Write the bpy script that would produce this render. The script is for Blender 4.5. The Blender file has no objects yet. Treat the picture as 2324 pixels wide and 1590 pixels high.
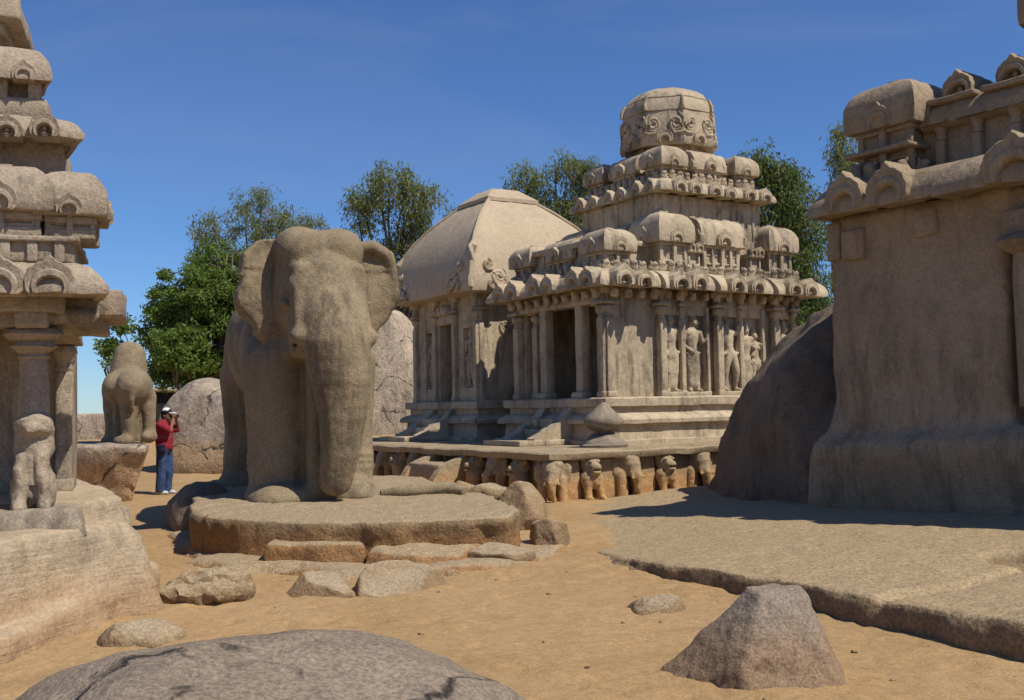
import bpy, bmesh, math, random
import numpy as np
from mathutils import Vector, Matrix

SC = bpy.context.scene
COL = SC.collection
R = math.radians

# ------------------------------------------------------------------ camera
cam_d = bpy.data.cameras.new('camera')
cam_d.sensor_width = 36.0
cam_d.lens = 2400.0 / 2324.0 * 36.0
cam_d.clip_start = 0.05
cam_d.clip_end = 6000.0
cam = bpy.data.objects.new('camera', cam_d)
COL.objects.link(cam)
cam.location = (0, 0, 1.62)
cam.rotation_euler = (Matrix.Rotation(R(90 + 3.0), 3, 'X') @ Matrix.Rotation(R(-1.1), 3, 'Z')).to_euler()
SC.camera = cam

# ------------------------------------------------------------------ sky + sun
SUN_PHI = 57.0      # degrees right of "behind the camera"
SUN_EL = 54.0
sun_vec = Vector((math.sin(R(SUN_PHI)) * math.cos(R(SUN_EL)), -math.cos(R(SUN_PHI)) * math.cos(R(SUN_EL)), math.sin(R(SUN_EL))))
world = bpy.data.worlds.new('World')
SC.world = world
world.use_nodes = True
wn = world.node_tree
wn.nodes.clear()
w_out = wn.nodes.new('ShaderNodeOutputWorld')
w_bg = wn.nodes.new('ShaderNodeBackground')
w_sky = wn.nodes.new('ShaderNodeTexSky')
w_sky.sky_type = 'NISHITA'
w_sky.sun_disc = False
w_sky.sun_elevation = R(SUN_EL)
w_sky.sun_rotation = math.atan2(sun_vec.x, sun_vec.y)
w_sky.altitude = 300.0
w_sky.air_density = 1.0
w_sky.dust_density = 0.0
w_sky.ozone_density = 2.6
w_bg.inputs['Strength'].default_value = 0.058
# thin high cirrus: a streaky noise over the whole sky dome
w_tc = wn.nodes.new('ShaderNodeTexCoord')
w_map = wn.nodes.new('ShaderNodeMapping')
w_map.inputs['Rotation'].default_value = (0, 0, R(35))
w_map.inputs['Scale'].default_value = (1.6, 4.5, 7.0)
w_noise = wn.nodes.new('ShaderNodeTexNoise')
w_noise.inputs['Scale'].default_value = 1.1
w_noise.inputs['Detail'].default_value = 9.0
w_noise.inputs['Roughness'].default_value = 0.55
w_noise.inputs['Distortion'].default_value = 0.6
w_ramp = wn.nodes.new('ShaderNodeMapRange')
w_ramp.inputs['From Min'].default_value = 0.52
w_ramp.inputs['From Max'].default_value = 0.95
w_ramp.inputs['To Max'].default_value = 0.24
w_mix = wn.nodes.new('ShaderNodeMixRGB')
w_mix.inputs['Color2'].default_value = (6.6, 7.4, 8.6, 1)
w_tint = wn.nodes.new('ShaderNodeMixRGB')
w_tint.blend_type = 'MULTIPLY'
w_tint.inputs['Fac'].default_value = 1.0
w_tint.inputs['Color2'].default_value = (0.92, 1.32, 1.92, 1)
L = wn.links.new
L(w_tc.outputs['Generated'], w_map.inputs['Vector'])
L(w_map.outputs['Vector'], w_noise.inputs['Vector'])
L(w_noise.outputs['Fac'], w_ramp.inputs['Value'])
L(w_sky.outputs['Color'], w_tint.inputs['Color1'])
L(w_tint.outputs['Color'], w_mix.inputs['Color1'])
L(w_ramp.outputs['Result'], w_mix.inputs['Fac'])
L(w_mix.outputs['Color'], w_bg.inputs['Color'])
L(w_bg.outputs['Background'], w_out.inputs['Surface'])

sun_d = bpy.data.lights.new('sun', 'SUN')
sun_d.energy = 5.0
sun_d.angle = R(0.53)
sun_d.color = (1.0, 0.94, 0.835)
sun = bpy.data.objects.new('sun', sun_d)
COL.objects.link(sun)
sun.rotation_euler = sun_vec.to_track_quat('Z', 'Y').to_euler()
sun.location = (20, -20, 40)

SC.view_settings.view_transform = 'Standard'
SC.view_settings.look = 'None'
SC.view_settings.exposure = 0.0
SC.view_settings.gamma = 1.0
SC.view_settings.use_curve_mapping = False

# ------------------------------------------------------------------ numpy noise
def _hash(ix, iy, iz, seed):
    h = (ix.astype(np.int64) * 374761393 + iy.astype(np.int64) * 668265263 + iz.astype(np.int64) * 1442695041 + seed * 974634777) & 0xffffffff
    h = ((h ^ (h >> 13)) * 1274126177) & 0xffffffff
    h = (h ^ (h >> 16)) & 0xffffffff
    return h / 4294967295.0 * 2 - 1

def vnoise(P, seed=0):
    Pi = np.floor(P)
    f = P - Pi
    Pi = Pi.astype(np.int64)
    u = f * f * (3 - 2 * f)
    out = 0
    for i in (0, 1):
        wx = u[:, 0] if i else 1 - u[:, 0]
        for j in (0, 1):
            wy = u[:, 1] if j else 1 - u[:, 1]
            for k in (0, 1):
                wz = u[:, 2] if k else 1 - u[:, 2]
                out = out + wx * wy * wz * _hash(Pi[:, 0] + i, Pi[:, 1] + j, Pi[:, 2] + k, seed)
    return out

def fbm(P, scale=1.0, octv=4, seed=0, rough=0.5):
    P = np.asarray(P, float) * scale
    a, tot, norm = 1.0, 0, 0
    for o in range(octv):
        tot = tot + a * vnoise(P + 17.3 * o, seed + o)
        norm += a
        a *= rough
        P = P * 2.03
    return tot / norm

# ------------------------------------------------------------------ materials
MATS = {}
def mat_new(name):
    m = bpy.data.materials.new(name)
    m.use_nodes = True
    nt = m.node_tree
    b = nt.nodes['Principled BSDF']
    b.inputs['Roughness'].default_value = 0.92
    if 'Specular IOR Level' in b.inputs:
        b.inputs['Specular IOR Level'].default_value = 0.25
    MATS[name] = m
    return m, nt, b

def nnoise(nt, vec, scale, detail=5, rough=0.55, dist=0.0):
    n = nt.nodes.new('ShaderNodeTexNoise')
    n.inputs['Scale'].default_value = scale
    n.inputs['Detail'].default_value = detail
    n.inputs['Roughness'].default_value = rough
    n.inputs['Distortion'].default_value = dist
    nt.links.new(vec, n.inputs['Vector'])
    return n.outputs['Fac']

def nmap(nt, vec, scale, rot=(0, 0, 0)):
    m = nt.nodes.new('ShaderNodeMapping')
    m.inputs['Scale'].default_value = scale
    m.inputs['Rotation'].default_value = rot
    nt.links.new(vec, m.inputs['Vector'])
    return m.outputs['Vector']

def nrange(nt, val, a, b, lo=0.0, hi=1.0):
    m = nt.nodes.new('ShaderNodeMapRange')
    m.interpolation_type = 'SMOOTHSTEP'
    nt.links.new(val, m.inputs['Value'])
    m.inputs['From Min'].default_value = a
    m.inputs['From Max'].default_value = b
    m.inputs['To Min'].default_value = lo
    m.inputs['To Max'].default_value = hi
    return m.outputs['Result']

def nmix(nt, fac, c1, c2, mode='MIX'):
    m = nt.nodes.new('ShaderNodeMixRGB')
    m.blend_type = mode
    for s, v in ((m.inputs['Fac'], fac), (m.inputs['Color1'], c1), (m.inputs['Color2'], c2)):
        if hasattr(v, 'node'):
            nt.links.new(v, s)
        elif isinstance(v, (int, float)):
            s.default_value = v
        else:
            s.default_value = (*v, 1)
    return m.outputs['Color']

def nmath(nt, op, a, b):
    m = nt.nodes.new('ShaderNodeMath')
    m.operation = op
    for s, v in ((m.inputs[0], a), (m.inputs[1], b)):
        if hasattr(v, 'node'):
            nt.links.new(v, s)
        else:
            s.default_value = v
    return m.outputs[0]

def granite(name, light, mid, dark, patch=0.5, streak=0.35, stain=None, stain_col=(0.50, 0.27, 0.10), grain=55.0, bump=0.5,
            chisel=None, speck=0.35, crack=0.0, up_tint=None):
    m, nt, b = mat_new(name)
    g = nt.nodes.new('ShaderNodeNewGeometry')
    pos = g.outputs['Position']
    big = nnoise(nt, pos, 0.9, 6, 0.6, 0.4)
    col = nmix(nt, nrange(nt, big, 0.36, 0.66), mid, light)
    pat = nnoise(nt, nmap(nt, pos, (1, 1, 0.8)), 2.3, 8, 0.65, 0.8)
    col = nmix(nt, nrange(nt, pat, 0.5, 0.74, 0, patch), col, dark)
    stv = nnoise(nt, nmap(nt, pos, (3.2, 3.2, 0.42)), 1.6, 6, 0.6, 0.3)
    col = nmix(nt, nrange(nt, stv, 0.53, 0.75, 0, streak), col, dark)
    soot = nmath(nt, 'MULTIPLY', nrange(nt, nnoise(nt, nmap(nt, pos, (1.5, 1.5, 0.7)), 0.75, 7, 0.68, 0.9), 0.46, 0.64), nrange(nt, nnoise(nt, nmap(nt, pos, (6, 6, 1.0)), 1.1, 5, 0.7), 0.38, 0.60))
    col = nmix(nt, nmath(nt, 'MULTIPLY', soot, min(1.0, streak * 1.25)), col, tuple(c * 0.62 for c in dark))     # black rain stains
    if stain:
        sep = nt.nodes.new('ShaderNodeSeparateXYZ')
        nt.links.new(pos, sep.inputs[0])
        wob = nmath(nt, 'MULTIPLY', nnoise(nt, pos, 1.7, 5, 0.6), stain[2] if len(stain) > 2 else 0.5)
        zz = nmath(nt, 'SUBTRACT', sep.outputs['Z'], wob)
        col = nmix(nt, nrange(nt, zz, stain[0], stain[1], 0.8, 0.0), col, stain_col)
    if up_tint:        # blends a second, paler colour onto the upward faces
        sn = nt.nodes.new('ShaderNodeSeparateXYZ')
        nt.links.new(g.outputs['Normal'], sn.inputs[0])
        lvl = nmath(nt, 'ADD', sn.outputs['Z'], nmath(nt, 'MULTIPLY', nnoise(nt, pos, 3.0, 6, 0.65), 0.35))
        col = nmix(nt, nrange(nt, lvl, 0.86, 1.12, 0.0, up_tint[1]), col, up_tint[0])
    if crack:
        vo = nt.nodes.new('ShaderNodeTexVoronoi')
        vo.feature = 'DISTANCE_TO_EDGE'
        vo.inputs['Scale'].default_value = crack
        wv = nt.nodes.new('ShaderNodeVectorMath')
        wv.operation = 'ADD'
        nn = nt.nodes.new('ShaderNodeTexNoise')
        nn.inputs['Scale'].default_value = 1.3
        nn.inputs['Detail'].default_value = 6
        nt.links.new(pos, nn.inputs['Vector'])
        nt.links.new(pos, wv.inputs[0])
        nt.links.new(nn.outputs['Color'], wv.inputs[1])
        nt.links.new(wv.outputs[0], vo.inputs['Vector'])
        ck = nmath(nt, 'MULTIPLY', nrange(nt, vo.outputs['Distance'], 0.0, 0.022, 1.0, 0.0), nrange(nt, pat, 0.42, 0.6))
        col = nmix(nt, ck, col, tuple(c * 0.35 for c in dark))
    spk = nnoise(nt, pos, grain, 3, 0.75)
    col = nmix(nt, 1.0, col, nmix(nt, nrange(nt, spk, 0.3, 0.7), (1 - speck,) * 3, (1 + speck * 0.75,) * 3), 'MULTIPLY')
    spk2 = nnoise(nt, pos, grain * 0.28, 5, 0.7)
    col = nmix(nt, 1.0, col, nmix(nt, nrange(nt, spk2, 0.3, 0.7), (0.90, 0.90, 0.905), (1.09, 1.085, 1.07)), 'MULTIPLY')
    nt.links.new(col, b.inputs['Base Color'])
    hgt = nmath(nt, 'ADD', nmath(nt, 'MULTIPLY', nnoise(nt, pos, 7.0, 6, 0.58), 1.0), nmath(nt, 'MULTIPLY', spk, 0.28))
    if chisel:
        ch = nnoise(nt, nmap(nt, pos, chisel[0], chisel[2] if len(chisel) > 2 else (0, 0, 0)), 1.0, 3, 0.6, 0.25)
        hgt = nmath(nt, 'ADD', hgt, nmath(nt, 'MULTIPLY', ch, chisel[1]))
    if crack:
        hgt = nmath(nt, 'SUBTRACT', hgt, nmath(nt, 'MULTIPLY', ck, 0.8))
    bp = nt.nodes.new('ShaderNodeBump')
    bp.inputs['Strength'].default_value = bump
    bp.inputs['Distance'].default_value = 0.05
    nt.links.new(hgt, bp.inputs['Height'])
    nt.links.new(bp.outputs['Normal'], b.inputs['Normal'])
    return m

# real-world base colours of the granite in its several states
granite('stone_shrine', (0.50, 0.40, 0.272), (0.42, 0.333, 0.224), (0.14, 0.112, 0.082), patch=0.55, streak=0.55, grain=42, bump=0.5, speck=0.18)
granite('stone_roof', (0.47, 0.372, 0.255), (0.43, 0.335, 0.225), (0.30, 0.24, 0.17), patch=0.3, streak=0.15, grain=45, bump=0.3, speck=0.2)
granite('stone_platform', (0.39, 0.30, 0.188), (0.325, 0.245, 0.15), (0.22, 0.165, 0.11), patch=0.4, streak=0.3, stain=(0.05, 0.45, 0.3), stain_col=(0.47, 0.265, 0.105), grain=42, bump=0.55)
granite('stone_left', (0.38, 0.305, 0.22), (0.31, 0.245, 0.175), (0.14, 0.112, 0.085), patch=0.5, streak=0.5, grain=45, bump=0.55, speck=0.24)
granite('stone_elephant', (0.305, 0.235, 0.145), (0.25, 0.19, 0.115), (0.13, 0.102, 0.072), patch=0.5, streak=0.5, grain=48, bump=0.6, speck=0.24)
granite('stone_bhima', (0.36, 0.275, 0.18), (0.30, 0.225, 0.145), (0.15, 0.112, 0.08), patch=0.4, streak=0.38, grain=50, bump=0.6, speck=0.22, chisel=((11.0, 11.0, 0.9), 0.3))
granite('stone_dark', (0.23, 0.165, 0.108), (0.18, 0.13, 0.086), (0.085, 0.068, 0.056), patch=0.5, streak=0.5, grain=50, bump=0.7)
granite('rock_plinth', (0.25, 0.178, 0.10), (0.19, 0.132, 0.072), (0.11, 0.075, 0.045), patch=0.5, streak=0.35, stain=(0.0, 0.32, 0.3), stain_col=(0.30, 0.155, 0.06), grain=40, bump=1.0, up_tint=((0.37, 0.278, 0.172), 0.92))
granite('rock_chiselled', (0.43, 0.335, 0.225), (0.35, 0.268, 0.175), (0.19, 0.145, 0.10), patch=0.4, streak=0.3, stain=(-0.2, 0.3, 0.55), stain_col=(0.36, 0.232, 0.125), grain=36, bump=0.6, speck=0.2, chisel=((1.6, 1.6, 22.0), 0.5), up_tint=((0.43, 0.33, 0.215), 0.7))
granite('rock_slab', (0.27, 0.18, 0.10), (0.20, 0.135, 0.075), (0.11, 0.078, 0.05), patch=0.5, streak=0.0, grain=34, bump=0.7, chisel=((4.0, 16.0, 16.0), 0.4, (0, 0, R(-25))), up_tint=((0.36, 0.265, 0.152), 0.93))
granite('boulder_grey', (0.285, 0.222, 0.16), (0.22, 0.17, 0.12), (0.095, 0.078, 0.065), patch=0.5, streak=0.0, grain=42, bump=0.7, speck=0.36, crack=0.8)
granite('boulder_back', (0.44, 0.345, 0.25), (0.33, 0.265, 0.20), (0.17, 0.14, 0.115), patch=0.55, streak=0.5, stain=(0.35, 0.8, 0.5), stain_col=(0.42, 0.275, 0.145), grain=25, bump=0.8, crack=0.45)
granite('boulder_tall', (0.47, 0.375, 0.27), (0.38, 0.30, 0.22), (0.20, 0.17, 0.14), patch=0.6, streak=0.6, grain=20, bump=0.8, crack=0.5)
granite('stone_loose', (0.34, 0.235, 0.13), (0.26, 0.175, 0.095), (0.13, 0.09, 0.06), patch=0.5, streak=0.1, grain=60, bump=0.9, speck=0.35, up_tint=((0.41, 0.315, 0.205), 0.8))
granite('stone_pyramid', (0.31, 0.245, 0.18), (0.245, 0.19, 0.14), (0.15, 0.12, 0.10), patch=0.45, streak=0.2, stain=(0.0, 0.32, 0.25), stain_col=(0.25, 0.155, 0.085), grain=60, bump=0.6, speck=0.38)
granite('finial_stone', (0.34, 0.275, 0.195), (0.26, 0.21, 0.15), (0.13, 0.115, 0.10), patch=0.5, streak=0.5, grain=40, bump=0.4)

def sand_mat():
    m, nt, b = mat_new('sand')
    g = nt.nodes.new('ShaderNodeNewGeometry')
    pos = g.outputs['Position']
    c = nmix(nt, nrange(nt, nnoise(nt, pos, 0.35, 6, 0.6, 0.5), 0.35, 0.68), (0.35, 0.225, 0.104), (0.405, 0.268, 0.134))
    c = nmix(nt, nrange(nt, nnoise(nt, pos, 1.9, 7, 0.65, 0.3), 0.5, 0.75, 0, 0.45), c, (0.27, 0.172, 0.08))
    f = nnoise(nt, pos, 60, 4, 0.8)
    c = nmix(nt, 1.0, c, nmix(nt, nrange(nt, f, 0.3, 0.7), (0.76, 0.76, 0.76), (1.2, 1.18, 1.14)), 'MULTIPLY')
    f2 = nnoise(nt, pos, 14, 6, 0.75)
    c = nmix(nt, 1.0, c, nmix(nt, nrange(nt, f2, 0.3, 0.7), (0.84, 0.83, 0.82), (1.12, 1.12, 1.1)), 'MULTIPLY')
    # grit: scattered dark and pale specks
    vo = nt.nodes.new('ShaderNodeTexVoronoi')
    vo.inputs['Scale'].default_value = 26
    nt.links.new(pos, vo.inputs['Vector'])
    pick = nrange(nt, nnoise(nt, pos, 7.0, 2, 0.5), 0.56, 0.6)
    c = nmix(nt, nmath(nt, 'MULTIPLY', nrange(nt, vo.outputs['Distance'], 0.10, 0.2, 0.75, 0.0), pick), c, (0.20, 0.13, 0.075))
    nt.links.new(c, b.inputs['Base Color'])
    h = nmath(nt, 'ADD', nmath(nt, 'MULTIPLY', nnoise(nt, pos, 3.1, 7, 0.62, 0.7), 1.0), nmath(nt, 'MULTIPLY', f, 0.14))
    bp = nt.nodes.new('ShaderNodeBump')
    bp.inputs['Strength'].default_value = 0.6
    bp.inputs['Distance'].default_value = 0.06
    nt.links.new(h, bp.inputs['Height'])
    nt.links.new(bp.outputs['Normal'], b.inputs['Normal'])
sand_mat()

def plain(name, col, rough=0.8, var=0.15, scale=8.0, bump=0.0):
    m, nt, b = mat_new(name)
    b.inputs['Roughness'].default_value = rough
    g = nt.nodes.new('ShaderNodeNewGeometry')
    n = nnoise(nt, g.outputs['Position'], scale, 5, 0.6)
    nt.links.new(nmix(nt, nrange(nt, n, 0.3, 0.7), tuple(c * (1 - var) for c in col), tuple(min(1, c * (1 + var)) for c in col)), b.inputs['Base Color'])
    if bump:
        bp = nt.nodes.new('ShaderNodeBump')
        bp.inputs['Strength'].default_value = bump
        bp.inputs['Distance'].default_value = 0.02
        nt.links.new(n, bp.inputs['Height'])
        nt.links.new(bp.outputs['Normal'], b.inputs['Normal'])
    return m
plain('skin', (0.20, 0.105, 0.065), 0.55)
plain('shirt_red', (0.23, 0.018, 0.028), 0.9, 0.25, 14, 0.4)
plain('shirt_stripe', (0.45, 0.42, 0.46), 0.9)
plain('jeans', (0.035, 0.062, 0.145), 0.9, 0.35, 10, 0.4)
plain('shoe_white', (0.55, 0.53, 0.50), 0.6)
plain('shoe_grey', (0.12, 0.12, 0.13), 0.6)
plain('cap_black', (0.012, 0.012, 0.016), 0.7)
plain('cap_white', (0.72, 0.72, 0.72), 0.7)
plain('hair_black', (0.012, 0.01, 0.009), 0.5)
plain('pouch_navy', (0.02, 0.022, 0.05), 0.7)
plain('camera_grey', (0.16, 0.16, 0.17), 0.35)
plain('bark', (0.13, 0.10, 0.075), 0.9, 0.3, 5, 0.5)
plain('bark_pale', (0.15, 0.122, 0.095), 0.9, 0.35, 4, 0.4)
plain('shed_dark', (0.028, 0.025, 0.023), 0.9, 0.4, 3, 0.4)
plain('shed_roof', (0.30, 0.215, 0.13), 0.9, 0.3, 3, 0.4)
plain('dust_white', (0.62, 0.60, 0.56), 0.8)

def leaf_mat(name, a, bcol, c3, trans=0.35):
    m, nt, b = mat_new(name)
    oi = nt.nodes.new('ShaderNodeNewGeometry')
    rnd = oi.outputs['Random Per Island']
    pos = oi.outputs['Position']
    c = nmix(nt, rnd, a, bcol)
    c = nmix(nt, nrange(nt, nnoise(nt, pos, 0.8, 4, 0.6), 0.4, 0.65), c, c3)
    nt.links.new(c, b.inputs['Base Color'])
    b.inputs['Roughness'].default_value = 0.5
    tr = nt.nodes.new('ShaderNodeBsdfTranslucent')
    nt.links.new(c, tr.inputs['Color'])
    mx = nt.nodes.new('ShaderNodeMixShader')
    mx.inputs['Fac'].default_value = trans
    nt.links.new(b.outputs[0], mx.inputs[1])
    nt.links.new(tr.outputs[0], mx.inputs[2])
    nt.links.new(mx.outputs[0], nt.nodes['Material Output'].inputs['Surface'])
leaf_mat('leaf_eucalyptus', (0.13, 0.16, 0.05), (0.30, 0.32, 0.13), (0.20, 0.24, 0.07), 0.55)
leaf_mat('leaf_tamarind', (0.10, 0.155, 0.03), (0.23, 0.295, 0.06), (0.155, 0.225, 0.042), 0.5)
leaf_mat('leaf_dark', (0.08, 0.115, 0.028), (0.19, 0.23, 0.06), (0.12, 0.17, 0.038), 0.45)
leaf_mat('leaf_grass', (0.10, 0.12, 0.04), (0.17, 0.16, 0.06), (0.13, 0.13, 0.05))
# ------------------------------------------------------------------ mesh helpers
def finish(me, sharp=48):
    me.polygons.foreach_set('use_smooth', [True] * len(me.polygons))
    if sharp:
        me.set_sharp_from_angle(angle=R(sharp))
    me.update()
    return me

class MB:
    """collects shapes; mesh() turns them into one mesh"""
    def __init__(s):
        s.v, s.f, s.n = [], [], 0
    def add(s, V, F):
        V = np.asarray(V, float)
        s.v.append(V)
        n = s.n
        s.f.extend([[i + n for i in f] for f in (F.tolist() if hasattr(F, 'tolist') else F)])
        s.n += len(V)
        return s
    def box(s, c, d, ch=0.015, seg=0.25, M=None, taper=None):
        V, F = rbox(d, ch, seg)
        if taper is not None:           # scale of the top relative to the bottom (x, y)
            t = (V[:, 2] / d[2] + 0.5)
            V[:, 0] *= 1 + (taper[0] - 1) * t
            V[:, 1] *= 1 + (taper[1] - 1) * t
        if M is not None:
            V = V @ np.array(M.to_3x3()).T
        return s.add(V + np.array(c, float), F)
    def lathe(s, c, prof, n=16, sx=1, sy=1, rot=0.0):
        V, F = [], []
        for r, z in prof:
            for i in range(n):
                a = 2 * math.pi * i / n + rot
                V.append((r * math.cos(a) * sx, r * math.sin(a) * sy, z))
        for j in range(len(prof) - 1):
            for i in range(n):
                k = (i + 1) % n
                F.append((j * n + i, j * n + k, (j + 1) * n + k, (j + 1) * n + i))
        F.append(tuple(range(n))[::-1])
        F.append(tuple((len(prof) - 1) * n + i for i in range(n)))
        return s.add(np.array(V) + np.array(c, float), F)
    def sweep(s, poly, prof, seg=0.25, cap=(True, True)):
        V, F, k = sweep_vf(poly, prof, seg)
        if cap[0]:
            F.append(tuple(range(k))[::-1])
        if cap[1]:
            F.append(tuple((len(prof) - 1) * k + i for i in range(k)))
        return s.add(V, F)
    def extrude(s, prof, x0, x1, seg=0.2, axis='x'):
        n = max(1, int(abs(x1 - x0) / seg + 0.5))
        V, F, m = [], [], len(prof)
        for i in range(n + 1):
            x = x0 + (x1 - x0) * i / n
            for (y, z) in prof:
                V.append((x, y, z) if axis == 'x' else (y, x, z))
        for i in range(n):
            for j in range(m):
                k = (j + 1) % m
                F.append((i * m + j, i * m + k, (i + 1) * m + k, (i + 1) * m + j))
        F.append(tuple(range(m)))
        F.append(tuple(n * m + j for j in range(m))[::-1])
        return s.add(V, F)
    def tube(s, pts, rad, n=6, cap=True):
        V, F = tube_vf(pts, rad, n)
        if cap:
            F.append(tuple(range(n))[::-1])
            F.append(tuple((len(pts) - 1) * n + i for i in range(n)))
        return s.add(V, F)
    def mesh(s, name, mat, wear=0.0, ws=6.0, seed=1, sharp=48, recalc=True):
        V = np.concatenate(s.v)
        if wear:
            D = np.stack([fbm(V, ws, 3, seed + 7 * k) for k in range(3)], 1)
            V = V + D * wear
        me = bpy.data.meshes.new(name)
        me.from_pydata(V.tolist(), [], s.f)
        if recalc:
            bm = bmesh.new()
            bm.from_mesh(me)
            bmesh.ops.recalc_face_normals(bm, faces=bm.faces)
            bm.to_mesh(me)
            bm.free()
        me.materials.append(MATS[mat])
        return finish(me, sharp)

def rbox(d, ch, seg):
    h = np.array(d, float) / 2
    ch = min(ch, h.min() * 0.9)
    ax = []
    for k in range(3):
        n = max(1, int(round((2 * h[k] - 2 * ch) / seg)))
        a = np.linspace(-h[k] + ch, h[k] - ch, n + 1)
        ax.append(np.concatenate([[-h[k]], a, [h[k]]]))
    Vs, Fs, n0 = [], [], 0
    for k in range(3):
        i, j = (k + 1) % 3, (k + 2) % 3
        A, B = np.meshgrid(ax[i], ax[j], indexing='ij')
        na, nb = A.shape
        idx = np.arange(na * nb).reshape(na, nb)
        q = np.stack([idx[:-1, :-1], idx[1:, :-1], idx[1:, 1:], idx[:-1, 1:]], -1).reshape(-1, 4)
        for sgn in (-1, 1):
            P = np.zeros((na * nb, 3))
            P[:, i], P[:, j], P[:, k] = A.ravel(), B.ravel(), sgn * h[k]
            Vs.append(P)
            Fs.append((q if sgn > 0 else q[:, ::-1]) + n0)
            n0 += len(P)
    V, F = np.concatenate(Vs), np.concatenate(Fs)
    key = np.round(V, 5)
    _, first, inv = np.unique(key, axis=0, return_index=True, return_inverse=True)
    V = V[first]
    F = inv.ravel()[F]
    lim = h - ch
    q = np.clip(V, -lim, lim)
    dd = V - q
    ln = np.linalg.norm(dd, axis=1, keepdims=True)
    V = q + dd / np.maximum(ln, 1e-9) * ch
    # drop zero-area corner quads
    F = np.array([f for f in F if len(set(f)) == 4])
    return V, F

def sweep_vf(poly, prof, seg):
    P = [np.array(p, float) for p in poly]
    n = len(P)
    nor = []
    for i in range(n):
        e = P[(i + 1) % n] - P[i]
        e = e / np.linalg.norm(e)
        nor.append(np.array([e[1], -e[0]]))
    mit = []
    for i in range(n):
        a, b = nor[i - 1], nor[i]
        mit.append((a + b) / (1 + a @ b))
    B, O = [], []
    for i in range(n):
        j = (i + 1) % n
        m = max(1, int(np.linalg.norm(P[j] - P[i]) / seg + 0.5)) if seg else 1
        for t in range(m):
            f = t / m
            B.append(P[i] * (1 - f) + P[j] * f)
            O.append(mit[i] * (1 - f) + mit[j] * f)
    B, O = np.array(B), np.array(O)
    k = len(B)
    V = np.concatenate([np.column_stack([B + o * O, np.full(k, z)]) for o, z in prof])
    F = []
    for r in range(len(prof) - 1):
        for i in range(k):
            j = (i + 1) % k
            F.append((r * k + i, r * k + j, (r + 1) * k + j, (r + 1) * k + i))
    return V, F, k

def tube_vf(pts, rad, n):
    pts = [Vector(p) for p in pts]
    V, F = [], []
    for i, p in enumerate(pts):
        d = (pts[min(i + 1, len(pts) - 1)] - pts[max(i - 1, 0)]).normalized()
        ref = Vector((0, 0, 1)) if abs(d.z) < 0.9 else Vector((1, 0, 0))
        u = d.cross(ref).normalized()
        w = u.cross(d)
        r = rad[i] if isinstance(rad, (list, tuple)) else rad
        for k in range(n):
            a = 2 * math.pi * k / n
            V.append(tuple(p + u * (r * math.cos(a)) + w * (r * math.sin(a))))
    for i in range(len(pts) - 1):
        for k in range(n):
            j = (k + 1) % n
            F.append((i * n + k, i * n + j, (i + 1) * n + j, (i + 1) * n + k))
    return V, F

def rect(x0, y0, x1, y1):
    return [(x0, y0), (x1, y0), (x1, y1), (x0, y1)]

# ---- objects
def empty(name, loc, rz, label, cat, group=None):
    o = bpy.data.objects.new(name, None)
    o.empty_display_size = 0.2
    COL.objects.link(o)
    o.location = loc
    o.rotation_euler = (0, 0, R(rz))
    tag(o, label, cat, group)
    return o

def tag(o, label=None, cat=None, group=None, kind=None):
    if label:
        o['label'] = label
    if cat:
        o['category'] = cat
    if group:
        o['group'] = group
    if kind:
        o['kind'] = kind
    return o

def ob(name, me, parent=None, loc=(0, 0, 0), rz=0.0, scale=None, rot=None):
    o = bpy.data.objects.new(name, me)
    COL.objects.link(o)
    o.parent = parent
    o.location = loc
    o.rotation_euler = rot if rot else (0, 0, R(rz))
    if scale:
        o.scale = scale
    return o

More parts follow.
